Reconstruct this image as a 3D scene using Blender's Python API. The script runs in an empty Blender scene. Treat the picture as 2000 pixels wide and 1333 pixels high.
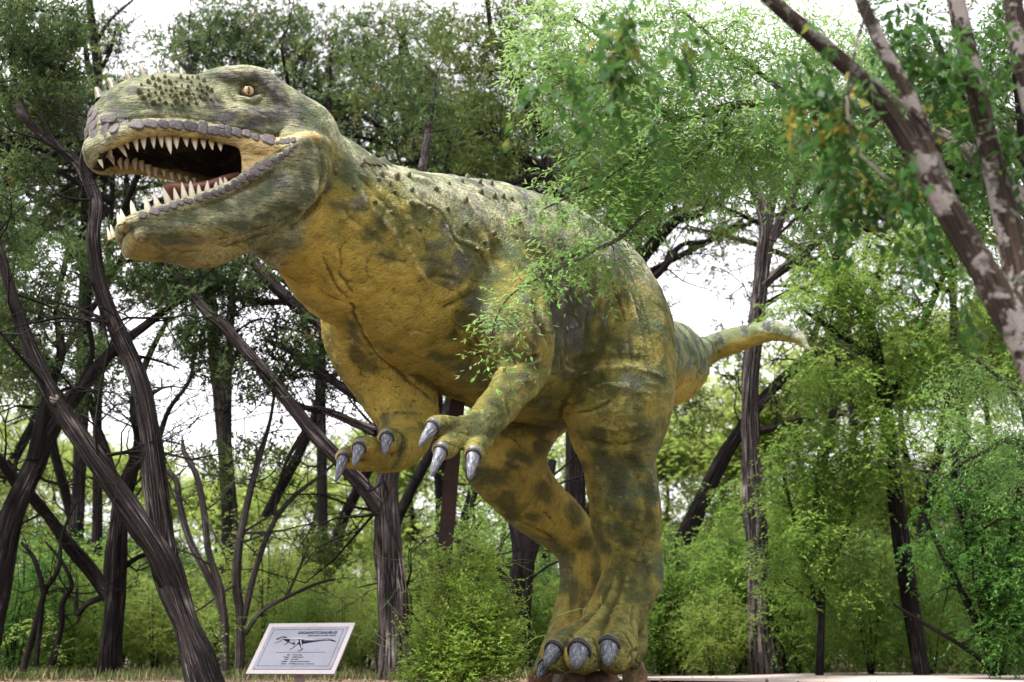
import bpy, bmesh, math, random
import numpy as np
from mathutils import Vector, Matrix, Quaternion
from mathutils.bvhtree import BVHTree

# ------------------------------------------------------------------ camera, sky, sun, exposure
scn = bpy.context.scene
COL = scn.collection
R = math.radians
FPX = 50.0 / 36.0 * 2000.0
CAM_Z = 0.25
PITCH = math.atan((1290 - 666.5) / FPX)
cam_data = bpy.data.cameras.new('camera')
cam_data.lens = 50.0
cam_data.sensor_width = 36.0
cam_data.clip_start = 0.1
cam_data.clip_end = 2000.0
cam_data.dof.use_dof = True
cam_data.dof.focus_distance = 12.8
cam_data.dof.aperture_fstop = 1.5
cam = bpy.data.objects.new('camera', cam_data)
cam.location = (0, 0, CAM_Z)
cam.rotation_euler = (R(90) + PITCH, 0, 0)
COL.objects.link(cam)
scn.camera = cam

world = bpy.data.worlds.new('World')
scn.world = world
world.use_nodes = True
SUN_EL, SUN_AZ = R(62), R(238)
def build_world():
    nt = world.node_tree
    nt.nodes.clear()
    out = nt.nodes.new('ShaderNodeOutputWorld')
    bg = nt.nodes.new('ShaderNodeBackground')
    sky = nt.nodes.new('ShaderNodeTexSky')
    sky.sky_type = 'NISHITA'
    sky.sun_disc = False
    sky.sun_elevation = SUN_EL
    sky.sun_rotation = SUN_AZ
    sky.dust_density = 4.0
    sky.air_density = 1.0
    hs = nt.nodes.new('ShaderNodeHueSaturation')        # cloud cover takes the blue out of the sky
    hs.inputs['Saturation'].default_value = 0.12
    nt.links.new(sky.outputs['Color'], hs.inputs['Color'])
    mix = nt.nodes.new('ShaderNodeMix')
    mix.data_type = 'RGBA'
    mix.inputs['Factor'].default_value = 0.75           # even white overcast
    nt.links.new(hs.outputs['Color'], mix.inputs['A'])
    mix.inputs['B'].default_value = (7.0, 6.85, 7.2, 1)
    nt.links.new(mix.outputs['Result'], bg.inputs['Color'])
    bg.inputs['Strength'].default_value = 0.055
    nt.links.new(bg.outputs['Background'], out.inputs['Surface'])
build_world()
sun_data = bpy.data.lights.new('sun', 'SUN')
sun_data.energy = 1.5
sun_data.angle = R(12)
sun_data.color = (1.0, 0.96, 0.9)
sun = bpy.data.objects.new('sun', sun_data)
# direction the light comes from
def sun_dir(el, az):
    return Vector((math.sin(az) * math.cos(el), math.cos(az) * math.cos(el), math.sin(el)))
sun.rotation_euler = sun_dir(SUN_EL, SUN_AZ).to_track_quat('Z', 'Y').to_euler()
COL.objects.link(sun)
scn.view_settings.view_transform = 'Standard'
scn.view_settings.look = 'None'
scn.view_settings.exposure = 2.66
scn.view_settings.gamma = 1.0
scn.view_settings.use_curve_mapping = False
scn.render.engine = 'CYCLES'
scn.cycles.use_denoising = True
scn.cycles.max_bounces = 6
scn.cycles.diffuse_bounces = 3
scn.cycles.glossy_bounces = 2
scn.cycles.transmission_bounces = 3
scn.cycles.transparent_max_bounces = 4

# ------------------------------------------------------------------ helpers
AX = np.array([1.0, 0, 0])
AF = np.array([0.0, math.cos(PITCH), math.sin(PITCH)])
AU = np.array([0.0, -math.sin(PITCH), math.cos(PITCH)])
EYE = np.array([0.0, 0.0, CAM_Z])
def ray(px, py):
    return AX * ((px - 1000.0) / FPX) - AU * ((py - 666.5) / FPX) + AF
def P(px, py, y):                       # the place at distance y that stands at this spot of the photograph
    d = ray(px, py)
    return EYE + d * (y / d[1])
def px_size(n, p):                      # n photograph pixels, in metres, at the place p
    return n / FPX * float(np.dot(np.asarray(p) - EYE, AF))

def tag(o, label=None, cat=None, group=None, kind=None):
    if label: o['label'] = label
    if cat: o['category'] = cat
    if group: o['group'] = group
    if kind: o['kind'] = kind
    return o
def link(o, parent=None):
    COL.objects.link(o)
    if parent is not None: o.parent = parent
    return o
def empty(name, loc=(0, 0, 0), rotz=0.0, **kw):
    o = bpy.data.objects.new(name, None)
    o.location = loc
    o.rotation_euler = (0, 0, rotz)
    o.empty_display_size = 0.2
    link(o)
    return tag(o, **kw)
def mesh_from(name, verts, faces, smooth=True):
    me = bpy.data.meshes.new(name)
    me.from_pydata([tuple(map(float, v)) for v in verts], [], faces)
    if smooth: me.shade_smooth()
    return me
def mesh_np(name, V, F, smooth=True):   # fast: F is an (n, k) array
    V = np.ascontiguousarray(V, np.float32); F = np.ascontiguousarray(F, np.int32)
    k = F.shape[1]; n = len(F)
    me = bpy.data.meshes.new(name)
    me.vertices.add(len(V)); me.vertices.foreach_set('co', V.ravel())
    me.loops.add(n * k); me.loops.foreach_set('vertex_index', F.ravel())
    me.polygons.add(n)
    me.polygons.foreach_set('loop_start', np.arange(0, n * k, k, dtype=np.int32))
    me.polygons.foreach_set('loop_total', np.full(n, k, np.int32))
    me.update(calc_edges=True)
    if smooth: me.shade_smooth()
    return me
def fattr(me, name, vals):
    a = me.attributes.new(name, 'FLOAT', 'POINT')
    a.data.foreach_set('value', np.ascontiguousarray(vals, np.float32))
def obj(name, me, mat=None, parent=None, **kw):
    o = bpy.data.objects.new(name, me)
    if mat is not None and me is not None and not me.materials: me.materials.append(mat)
    link(o, parent)
    return tag(o, **kw)
def catmull(pts, n):                    # pts: (m, k) array, n steps per span
    pts = np.asarray(pts, float)
    ext = np.vstack([2 * pts[0] - pts[1], pts, 2 * pts[-1] - pts[-2]])
    out = []
    for i in range(len(pts) - 1):
        p0, p1, p2, p3 = ext[i:i + 4]
        for t in np.arange(n) / n:
            out.append(0.5 * ((2 * p1) + (-p0 + p2) * t + (2 * p0 - 5 * p1 + 4 * p2 - p3) * t * t + (-p0 + 3 * p1 - 3 * p2 + p3) * t ** 3))
    out.append(pts[-1])
    return np.array(out)
def unit(v):
    v = np.asarray(v, float)
    return v / (np.linalg.norm(v) + 1e-12)

# ---- node helpers
class NT:
    def __init__(self, name):
        self.m = bpy.data.materials.new(name)
        self.m.use_nodes = True
        self.t = self.m.node_tree
        self.t.nodes.clear()
        self.out = self.t.nodes.new('ShaderNodeOutputMaterial')
    def n(self, typ, **kw):
        nd = self.t.nodes.new(typ)
        for k, v in kw.items():
            if hasattr(nd, k) and k not in nd.inputs: setattr(nd, k, v)
            else: nd.inputs[k].default_value = v
        return nd
    def l(self, a, b): self.t.links.new(a, b)
    def set(self, sock, v):
        if hasattr(v, 'is_output'): self.l(v, sock)
        else: sock.default_value = v
    def attr(self, name):
        nd = self.n('ShaderNodeAttribute'); nd.attribute_name = name
        return nd.outputs['Fac']
    def pos(self): return self.n('ShaderNodeTexCoord').outputs['Object']
    def mapping(self, v, scale=(1, 1, 1), rot=(0, 0, 0), loc=(0, 0, 0)):
        nd = self.n('ShaderNodeMapping'); self.l(v, nd.inputs['Vector'])
        nd.inputs['Scale'].default_value = scale; nd.inputs['Rotation'].default_value = rot; nd.inputs['Location'].default_value = loc
        return nd.outputs['Vector']
    def noise(self, v, scale, detail=4, rough=0.55, dist=0.0):
        nd = self.n('ShaderNodeTexNoise'); self.l(v, nd.inputs['Vector'])
        nd.inputs['Scale'].default_value = scale; nd.inputs['Detail'].default_value = detail
        nd.inputs['Roughness'].default_value = rough; nd.inputs['Distortion'].default_value = dist
        return nd.outputs['Fac']
    def math(self, op, a, b=0.0, clamp=False):
        nd = self.n('ShaderNodeMath'); nd.operation = op; nd.use_clamp = clamp
        self.set(nd.inputs[0], a); self.set(nd.inputs[1], b)
        return nd.outputs[0]
    def ramp(self, f, a, b, lo=0.0, hi=1.0):
        nd = self.n('ShaderNodeMapRange'); nd.interpolation_type = 'SMOOTHSTEP'
        self.set(nd.inputs['Value'], f)
        for k, v in (('From Min', a), ('From Max', b), ('To Min', lo), ('To Max', hi)): nd.inputs[k].default_value = v
        return nd.outputs['Result']
    def mix(self, f, a, b, mode='MIX'):
        nd = self.n('ShaderNodeMix'); nd.data_type = 'RGBA'; nd.blend_type = mode
        self.set(nd.inputs['Factor'], f)
        for s, v in (('A', a), ('B', b)):
            if hasattr(v, 'is_output'): self.l(v, nd.inputs[s])
            else: nd.inputs[s].default_value = (*v, 1) if len(v) == 3 else v
        return nd.outputs['Result']
    def bump(self, h, strength, dist, normal=None):
        nd = self.n('ShaderNodeBump'); self.l(h, nd.inputs['Height'])
        nd.inputs['Strength'].default_value = strength; nd.inputs['Distance'].default_value = dist
        if normal is not None: self.l(normal, nd.inputs['Normal'])
        return nd.outputs['Normal']
    def finish(self, color, rough=0.6, normal=None, spec=0.4, trans=None):
        b = self.n('ShaderNodeBsdfPrincipled')
        self.set(b.inputs['Base Color'], color if hasattr(color, 'is_output') else (*color, 1))
        self.set(b.inputs['Roughness'], rough)
        self.set(b.inputs['Specular IOR Level'], spec)
        if normal is not None: self.l(normal, b.inputs['Normal'])
        sh = b.outputs[0]
        if trans is not None:               # light through a leaf
            tr = self.n('ShaderNodeBsdfTranslucent')
            self.set(tr.inputs['Color'], trans if hasattr(trans, 'is_output') else (*trans, 1))
            mx = self.n('ShaderNodeMixShader'); mx.inputs[0].default_value = 0.4
            self.l(sh, mx.inputs[1]); self.l(tr.outputs[0], mx.inputs[2]); sh = mx.outputs[0]
        self.l(sh, self.out.inputs['Surface'])
        return self.m
# ------------------------------------------------------------------ ground, path
def gz(x, y): return 0.03 * math.sin(x * .7 + 1) * math.sin(y * .5) * min(1, max(0, (y - 8) / 6)) - 0.05 * max(0, min(1, (9 - y) / 6))
def ground_mesh():
    xs = np.concatenate([[-300, -120, -60], np.linspace(-30, 30, 61), [60, 120, 300]])
    ys = np.concatenate([[-60, -20, -6], np.linspace(0, 48, 65), [70, 120, 300, 600]])
    V = [(x, y, gz(x, y)) for y in ys for x in xs]
    n = len(xs)
    F = [(j * n + i, j * n + i + 1, (j + 1) * n + i + 1, (j + 1) * n + i) for j in range(len(ys) - 1) for i in range(n - 1)]
    return mesh_from('ground', V, F)
T = NT('leaf_litter_soil'); p = T.pos()
a = T.noise(p, 3.0, 5, .65); b = T.noise(p, 30, 4, .7)
c = T.mix(T.ramp(a, .40, .60), (.17, .12, .09), (.10, .085, .05))
c = T.mix(T.ramp(b, .50, .70), c, (.30, .22, .17))
obj('ground', ground_mesh(), T.finish(c, .95, T.bump(b, .8, .04), .1), kind='structure')
# pale gravel path crossing behind the statue on the right
def path_mesh():
    V = []; F = []
    xs = np.linspace(1.0, 30, 40)
    for i, x in enumerate(xs):
        y0 = 14.9 + .05 * math.sin(x * 1.3) - .02 * x; y1 = 24.5 - .62 * max(0, x - 4.5) - .012 * (x - 5) ** 2 + .2 * math.sin(x * .9)
        y1 = max(y1, y0 + .4)
        for k in range(7):
            y = y0 + (y1 - y0) * k / 6
            V.append((x, y, gz(x, y) + .025 + (.012 if 0 < k < 6 else 0)))
    for i in range(len(xs) - 1):
        for k in range(6): F.append((i * 7 + k, (i + 1) * 7 + k, (i + 1) * 7 + k + 1, i * 7 + k + 1))
    return mesh_from('path', V, F)
T = NT('path_gravel'); p = T.pos(); n = T.noise(p, 2, 4); f = T.noise(p, 60, 4, .7)
c = T.mix(T.ramp(n, .35, .65), (.42, .36, .33), (.34, .28, .25)); c = T.mix(T.ramp(f, .55, .7), c, (.24, .19, .17))
obj('path', path_mesh(), T.finish(c, .95, T.bump(f, .5, .01), .1), kind='structure')
# ------------------------------------------------------------------ the dinosaur statue: its body is one blended surface
class Body:
    """Collects rounded limb segments and lofts, blends them smoothly and turns the result into one mesh."""
    def __init__(self, h): self.h = h; self.prims = []
    def add(self, fn, lo, hi, k, op): self.prims.append((fn, np.asarray(lo, float), np.asarray(hi, float), k, op))
    def seg(self, A, B, ra, rb, k, op='add'):
        # ra, rb = (up, side) half sizes
        A = np.asarray(A, float); B = np.asarray(B, float)
        T = unit(B - A); L2 = float(np.dot(B - A, B - A)) + 1e-9
        side = np.cross(T, [0, 0, 1.0])
        side = unit(side) if np.linalg.norm(side) > 0.05 else unit(np.cross(T, [0.6, 0.8, 0]))
        up = np.cross(side, T)
        m = max(max(ra), max(rb)) + k + 0.06
        def f(X):
            d = X - A
            t = np.clip(d @ ((B - A) / L2), 0, 1)
            r = d - t[:, None] * (B - A)
            a = ra[0] + (rb[0] - ra[0]) * t; b = ra[1] + (rb[1] - ra[1]) * t
            c = np.minimum(a, b)
            u, s, w = r @ up / a, r @ side / b, r @ T / c
            k0 = np.sqrt(u * u + s * s + w * w) + 1e-6
            k1 = np.sqrt((u / a) ** 2 + (s / b) ** 2 + (w / c) ** 2) + 1e-6
            return k0 * (k0 - 1) / k1
        self.add(f, np.minimum(A, B) - m, np.maximum(A, B) + m, k, op)
    def tube(self, secs, k0, k=0.05, n=3, op='add'):
        # secs: rows x, y, z, up, side ; the first piece joins with blend k0
        C = catmull(secs, n)
        C[:, 3:] = np.maximum(C[:, 3:], 0.01)
        for i in range(len(C) - 1):
            self.seg(C[i, :3], C[i + 1, :3], tuple(C[i, 3:5]), tuple(C[i + 1, 3:5]), k0 if i < n else max(k, k0 * 0.5), op)
    def ball(self, c, r, k, op='add'):
        r = (r, r) if np.isscalar(r) else r
        self.seg(c, np.asarray(c) + np.array([1e-4, 0, 0]), r, r, k, op)
    def loft(self, frame, us, top, bot, hw, k, op='add', n=2.5, endr=0.12, taper=0.0):
        # a box-like loft along the frame's first axis: heights top(u), bot(u), half width hw(u)
        O, F, S, U = frame
        us = np.asarray(us, float)
        top, bot, hw = (np.asarray(x, float) for x in (top, bot, hw))
        u0, u1 = us[0], us[-1]
        cs = [O + F * u + S * s + U * v for u, t, b, w in zip(us, top, bot, hw) for s in (-w, w) for v in (b, t)]
        lo = np.min(cs, 0) - k - 0.06; hi = np.max(cs, 0) + k + 0.06
        def f(X):
            d = X - O
            u, s, v = d @ F, d @ S, d @ U
            uc = np.clip(u, u0, u1)
            t = np.interp(uc, us, top); b = np.interp(uc, us, bot); w = np.maximum(np.interp(uc, us, hw), 0.01)
            a = np.maximum((t - b) / 2, 0.01)
            z = (v - (t + b) / 2) / a; x = s / (w * (1 - taper * np.clip(z, -1, 1)))
            c = np.minimum(a, w)
            g = (np.abs(z) ** n + np.abs(x) ** n) ** (1 / n)
            dd = (g - 1) * c
            e = np.maximum(u0 - u, u - u1)
            er = endr
            q0 = np.maximum(dd + er, 0); q1 = np.maximum(e + er, 0)       # rounded ends
            return np.sqrt(q0 * q0 + q1 * q1) + np.minimum(np.maximum(dd + er, e + er), 0) - er
        self.add(f, lo, hi, k, op)
    def solve(self):
        import openvdb
        h = self.h; N = 48
        lo = np.min([p[1] for p in self.prims], 0) - 3 * h
        hi = np.max([p[2] for p in self.prims], 0) + 3 * h
        nb = np.ceil((hi - lo) / (N * h)).astype(int)
        grid = openvdb.FloatGrid(0.2)
        ii = np.stack(np.meshgrid(*[np.arange(N)] * 3, indexing='ij'), -1).reshape(-1, 3) * h
        for bx in range(nb[0]):
            for by in range(nb[1]):
                for bz in range(nb[2]):
                    o = lo + np.array([bx, by, bz]) * N * h
                    e = o + N * h
                    act = [p for p in self.prims if np.all(p[1] < e) and np.all(p[2] > o)]
                    if not any(p[4] == 'add' for p in act): continue
                    D = np.full(N ** 3, 0.2)
                    for fn, plo, phi, k, op in act:
                        i0 = np.clip(((plo - o) / h).astype(int), 0, N); i1 = np.clip(((phi - o) / h).astype(int) + 2, 0, N)
                        if np.any(i1 <= i0): continue
                        sl = (slice(i0[0], i1[0]), slice(i0[1], i1[1]), slice(i0[2], i1[2]))
                        X = ii.reshape(N, N, N, 3)[sl].reshape(-1, 3) + o
                        d = fn(X)
                        D3 = D.reshape(N, N, N)
                        cur = D3[sl].reshape(-1)
                        if op == 'sub':
                            d = -d
                            hh = np.maximum(k - np.abs(cur - d), 0) / k
                            new = np.maximum(cur, d) + hh * hh * k * 0.25
                        else:
                            hh = np.maximum(k - np.abs(cur - d), 0) / k
                            new = np.minimum(cur, d) - hh * hh * k * 0.25
                        D3[sl] = new.reshape(D3[sl].shape)
                    if D.min() > 0.1: continue
                    grid.copyFromArray(np.clip(D, -0.2, 0.2).reshape(N, N, N).astype(np.float32), ijk=(bx * N, by * N, bz * N))
        pts, quads = grid.convertToQuads(0.0)
        V = np.asarray(pts, float) * h + lo
        Q = np.asarray(quads, np.int64)
        return V, Q

DB = Body(0.0165)
def S(px, py, y, a, b=None):           # a section: where it stands and its half sizes, in photograph pixels
    p = P(px, py, y)
    return [*p, px_size(a, p), px_size(a if b is None else b, p)]
def Sm(px, py, y, a, b):               # half sizes in metres
    return [*P(px, py, y), a, b]

# --- trunk from the nape to the tail tip
trunk = np.array([
    Sm(588, 345, 11.80, .50, .40), Sm(640, 392, 12.00, .56, .47), Sm(715, 462, 12.40, .72, .64), Sm(795, 520, 12.85, .90, .80),
    Sm(900, 556, 13.40, 1.06, .93), Sm(1015, 596, 13.95, 1.16, .96), Sm(1115, 630, 14.45, 1.10, .86), Sm(1178, 664, 15.0, .93, .64),
    Sm(1218, 688, 15.8, .68, .48), Sm(1258, 702, 16.6, .54, .43), Sm(1306, 710, 17.4, .53, .47), Sm(1322, 708, 18.1, .42, .38),
    Sm(1346, 697, 18.9, .27, .24), Sm(1385, 684, 19.3, .19, .17), Sm(1432, 666, 19.2, .17, .16), Sm(1497, 647, 18.9, .14, .13), Sm(1548, 655, 18.6, .095, .09), Sm(1566, 667, 18.5, .06, .055), Sm(1583, 686, 18.4, .018, .018)])
DB.tube(trunk, 0.05, 0.05, 3)

# --- head frame: forward, towards the left side of the animal (the side seen), up
YAW = R(61)
HO = P(590, 330, 11.75)
HF = np.array([-math.sin(YAW), -math.cos(YAW), 0.0]); HS = np.array([math.cos(YAW), -math.sin(YAW), 0.0]); HU = np.array([0, 0, 1.0])
ROLL = R(8)
HS, HU = HS * math.cos(ROLL) + HU * math.sin(ROLL), HU * math.cos(ROLL) - HS * math.sin(ROLL)
HFR = (HO, HF, HS, HU)
def hp(px, py, s=0.0):                 # where the sight line meets the head's lengthwise plane s metres off its middle -> (u, v)
    d = ray(px, py)
    o = HO + HS * s
    t = np.dot(o - EYE, HS) / np.dot(d, HS)
    q = EYE + d * t - HO
    return float(q @ HF), float(q @ HU)
def prof(pts, s):
    a = np.array([hp(x, y, s) for x, y in pts]); a = a[np.argsort(a[:, 0])]
    return a[:, 0], a[:, 1]
us = np.linspace(-.22, hp(176, 262, 0)[0], 30)
UE = us[-1]
HWU = np.array([-.25, 0, .30, .60, .90, 1.15, UE - .50, UE - .32, UE - .18, UE - .08, UE - .02, UE])
HWV = np.array([.38, .46, .49, .46, .42, .39, .365, .335, .28, .22, .16, .12])
tu, tv = prof([(640, 262), (606, 222), (560, 196), (520, 174), (430, 163), (400, 159), (300, 158), (245, 163), (215, 176), (193, 200), (180, 235), (174, 262)], 0.0)
lu, lv = prof([(200, 292), (215, 280), (235, 270), (260, 264), (300, 262), (350, 265), (400, 271), (450, 282), (500, 290), (575, 288)], .36)
nz = [hp(214, 208, 0), hp(204, 236, 0), hp(198, 266, 0)]
DB.loft(HFR, us, np.interp(us, tu, tv), np.interp(us, lu, lv) - .015, np.interp(us, HWU, HWV), 0.16, n=2.7, endr=0.10, taper=.17)
for (u, v), s_, r_ in [((nz[0]), 0, .10), ((nz[1]), .07, .12), ((nz[1]), -.07, .12), ((nz[2]), .10, .12), ((nz[2]), -.10, .12)]:
    DB.ball(HO + HF * (u - abs(s_) * .4) + HS * s_ + HU * v, r_, .12)
# lip roll along the upper jaw, round the snout from side to side
lip = []
for px, py, s in ((177, 288, .0), (192, 284, .11), (214, 276, .21), (240, 264, .29), (275, 252, .345), (315, 248, .37), (360, 251, .39), (410, 258, .415), (460, 269, .44), (510, 282, .465), (548, 289, .475), (575, 285, .46)):
    u, v = hp(px, py, s)
    lip.append((u, s, v))
lip = [(u, -s, v) for u, s, v in lip[:0:-1]] + lip
DB.tube(np.array([[*(HO + HF * u + HS * s + HU * v), .07, .055] for u, s, v in lip]), .06, .03, 3)
# lower jaw
ju = np.linspace(-.15, hp(236, 455, .05)[0], 24)
jt = prof([(233, 436), (270, 424), (300, 412), (350, 394), (400, 379), (450, 357), (480, 340), (520, 316), (580, 288)], .32)
jb = prof([(228, 446), (238, 460), (258, 476), (300, 486), (350, 490), (400, 490), (440, 482), (500, 466), (545, 452), (590, 416), (620, 378)], 0.12)
jw = np.interp(ju, [-.15, .1, .4, .8, 1.1, 1.35, 1.55, 1.7], [.44, .49, .47, .41, .36, .31, .24, .13])
DB.loft(HFR, ju, np.interp(ju, *jt), np.interp(ju, *jb), jw, 0.10, n=2.6, endr=0.13)
lip = []                                # lip roll of the lower jaw, round the chin
for px, py, s in ((240, 436, .0), (248, 434, .10), (264, 428, .19), (288, 419, .255), (330, 405, .31), (380, 389, .345), (430, 370, .385), (475, 347, .42), (520, 320, .45), (560, 297, .47), (582, 286, .46)):
    u, v = hp(px, py, s)
    lip.append((u, s, v - .02))
lip = [(u, -s, v) for u, s, v in lip[:0:-1]] + lip
DB.tube(np.array([[*(HO + HF * u + HS * s + HU * v), .05, .045] for u, s, v in lip]), .06, .03, 3)
CH = hp(468, 320, .44)[0]
# cheek skin between the jaws
cu = np.linspace(-.1, CH, 8)
DB.loft(HFR, cu, np.interp(cu, lu, lv) + .05, np.interp(cu, *jt) - .05, np.interp(cu, [-.1, CH], [.445, .43]), 0.05, n=3, endr=.05)
# jaw muscle, brows, cheek folds
for sg in (-1, 1):
    def hq(px, py, s, a, b=None):
        u, v = hp(px, py, s)
        return [*(HO + HF * u + HS * s * sg + HU * v), a, a if b is None else b]
    DB.tube(np.array([hq(606, 285, .38, .14, .08), hq(590, 335, .42, .20, .09), hq(565, 385, .38, .18, .10)]), .16, .06, 3)
    DB.tube(np.array([hq(402, 162, .20, .05), hq(425, 153, .29, .075), hq(465, 150, .37, .085), hq(505, 155, .42, .088), hq(533, 173, .44, .078), hq(552, 202, .45, .055)]), .07, .03, 3)
    DB.tube(np.array([hq(452, 214, .42, .05), hq(490, 224, .45, .06), hq(530, 226, .45, .05)]), .07, .03, 2)
    DB.tube(np.array([hq(560, 190, .38, .06), hq(578, 225, .42, .05), hq(562, 266, .46, .06)]), .08, .03, 2)
    DB.tube(np.array([hq(300, 168, .12, .05), hq(350, 163, .13, .06), hq(400, 161, .15, .05)]), .07, .03, 2)
    u, v = hp(487, 180, .43)
    DB.ball(HO + HF * u + HS * sg * .50 + HU * v, .115, .05, 'sub')     # eye socket
    DB.tube(np.array([hq(466, 190, .43, .022), hq(487, 196, .44, .026), hq(507, 189, .44, .022)]), .03, .02, 2)   # lower lid
    u, v = hp(196, 212, .12)
    DB.ball(HO + HF * (u + .03) + HS * sg * .19 + HU * v, .045, .03, 'sub')    # nostril
# gular sag under the jaw and the throat
DB.tube(np.array([Sm(352, 484, 11.15, .11, .16), Sm(410, 484, 11.3, .15, .2), Sm(470, 462, 11.5, .16, .22)]), .10, .06, 2)
DB.tube(np.array([Sm(545, 420, 11.75, .26, .27), Sm(595, 470, 12.0, .28, .34), Sm(672, 568, 12.45, .3, .42)]), .22, .08, 3)
# the open mouth
mo = np.linspace(CH - .14, UE - .13, 20)
mw = np.minimum(np.interp(mo, HWU, HWV), .45) - .085
DB.loft(HFR, mo, np.interp(mo, lu, lv) + .14, np.interp(mo, lu, lv) - .12, mw, .03, 'sub', n=2.6, endr=.06)
ml = np.linspace(CH - .14, ju[-1] - .12, 20)
DB.loft(HFR, ml, np.interp(ml, *jt) + .3, np.interp(ml, *jt) - .10, np.interp(ml, ju, jw) - .075, .03, 'sub', n=3.2, endr=.05)
mm = np.linspace(CH - .14, CH + .3, 8)
DB.loft(HFR, mm, np.interp(mm, lu, lv) + .06, np.interp(mm, *jt) - .05, np.full(8, .37), .03, 'sub', n=3, endr=.05)

# --- arms
DB.tube(np.array([S(968, 555, 12.92, 82, 72), S(994, 605, 12.62, 70, 74), S(1014, 655, 12.46, 62, 64), S(1026, 696, 12.44, 48, 50)]), .14, .05, 3)
DB.tube(np.array([S(1034, 702, 12.5, 42, 44), S(1015, 738, 12.38, 44, 46), S(982, 782, 12.2, 39, 41), S(950, 822, 12.02, 35, 40), S(930, 846, 11.92, 26, 38)]), .05, .04, 3)
LFING = [[(925, 838, 11.93, 24), (890, 836, 11.85, 20), (864, 834, 11.78, 20), (850, 834, 11.74, 19)],
         [(918, 846, 11.92, 24), (896, 858, 11.82, 22), (874, 872, 11.72, 21), (864, 880, 11.68, 19)],
         [(938, 846, 11.92, 24), (938, 860, 11.86, 22), (931, 876, 11.78, 21), (926, 887, 11.74, 20)]]
for f in LFING: DB.tube(np.array([S(*q) for q in f]), .045, .03, 3)
DB.tube(np.array([S(715, 610, 13.25, 85, 80), S(738, 690, 13.4, 74, 74), S(775, 760, 13.45, 66, 70), S(802, 815, 13.4, 52, 50)]), .22, .05, 3)
DB.tube(np.array([S(804, 818, 13.4, 50, 48), S(790, 858, 13.2, 50, 48), S(765, 884, 12.95, 36, 38), S(735, 892, 12.75, 26, 34)]), .06, .04, 3)
RFING = [[(740, 894, 12.75, 25), (712, 896, 12.6, 23), (688, 894, 12.5, 21), (672, 895, 12.45, 18)],
         [(742, 888, 12.75, 24), (722, 880, 12.55, 22), (710, 874, 12.4, 20), (703, 875, 12.35, 18)],
         [(770, 878, 12.9, 24), (764, 862, 12.7, 22), (760, 860, 12.6, 20), (758, 862, 12.55, 19)]]
for f in RFING: DB.tube(np.array([S(*q) for q in f]), .045, .03, 3)

# --- legs
DB.tube(np.array([S(1185, 590, 14.5, 95, 90), S(1205, 680, 14.2, 104, 105), S(1208, 760, 13.95, 98, 102), S(1206, 815, 13.85, 88, 92)]), .22, .08, 3)
DB.tube(np.array([S(1204, 815, 13.85, 86, 92), S(1203, 868, 13.95, 66, 74), S(1211, 930, 14.05, 58, 68), S(1222, 1000, 14.15, 58, 70), S(1228, 1060, 14.25, 52, 60), S(1238, 1125, 14.35, 50, 56)]), .10, .06, 3)
DB.tube(np.array([S(1236, 1120, 14.35, 52, 56), S(1218, 1170, 14.2, 52, 54), S(1192, 1214, 14.08, 46, 58), S(1174, 1250, 14.02, 34, 60)]), .07, .05, 3)
DB.ball(P(1268, 1138, 14.5), px_size(28, P(1268, 1138, 14.5)), .08)
LTOE = [[(1178, 1215, 13.95, 30), (1135, 1246, 13.62, 30), (1101, 1272, 13.32, 34), (1088, 1284, 13.2, 31)],
        [(1190, 1210, 13.95, 32), (1160, 1244, 13.5, 32), (1143, 1270, 13.15, 37), (1137, 1284, 13.0, 33)],
        [(1212, 1210, 13.95, 34), (1208, 1242, 13.55, 34), (1204, 1268, 13.24, 38), (1200, 1282, 13.12, 34)]]
for t in LTOE: DB.tube(np.array([S(*q) for q in t]), .028, .03, 3)
DB.tube(np.array([S(1232, 1200, 14.25, 30), S(1240, 1250, 14.2, 24), S(1236, 1290, 14.1, 20)]), .06, .04, 2)
# right leg, bent forward
DB.tube(np.array([S(1100, 690, 15.2, 105, 90), S(1028, 785, 14.95, 88, 84), S(990, 866, 14.7, 74, 76), S(976, 903, 14.6, 62, 66)]), .2, .08, 3)
DB.tube(np.array([S(976, 900, 14.6, 62, 66), S(1018, 954, 14.75, 62, 62), S(1072, 1006, 14.95, 54, 54), S(1122, 1050, 15.1, 46, 48), S(1142, 1076, 15.15, 42, 44)]), .1, .06, 3)
DB.tube(np.array([S(1146, 1072, 15.15, 46, 48), S(1142, 1130, 15.05, 44, 46), S(1132, 1200, 14.95, 44, 48), S(1115, 1250, 14.8, 42, 50), S(1095, 1290, 14.6, 36, 50)]), .07, .05, 3)
for q in ([(1100, 1275, 14.7, 30), (1078, 1300, 14.45, 28), (1066, 1310, 14.3, 24)], [(1115, 1275, 14.7, 30), (1105, 1305, 14.3, 28), (1100, 1312, 14.2, 24)], [(1125, 1275, 14.75, 30), (1135, 1305, 14.4, 28), (1136, 1312, 14.3, 24)]):
    DB.tube(np.array([S(*w) for w in q]), .05, .04, 2)
BV, BQ = DB.solve()
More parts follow.
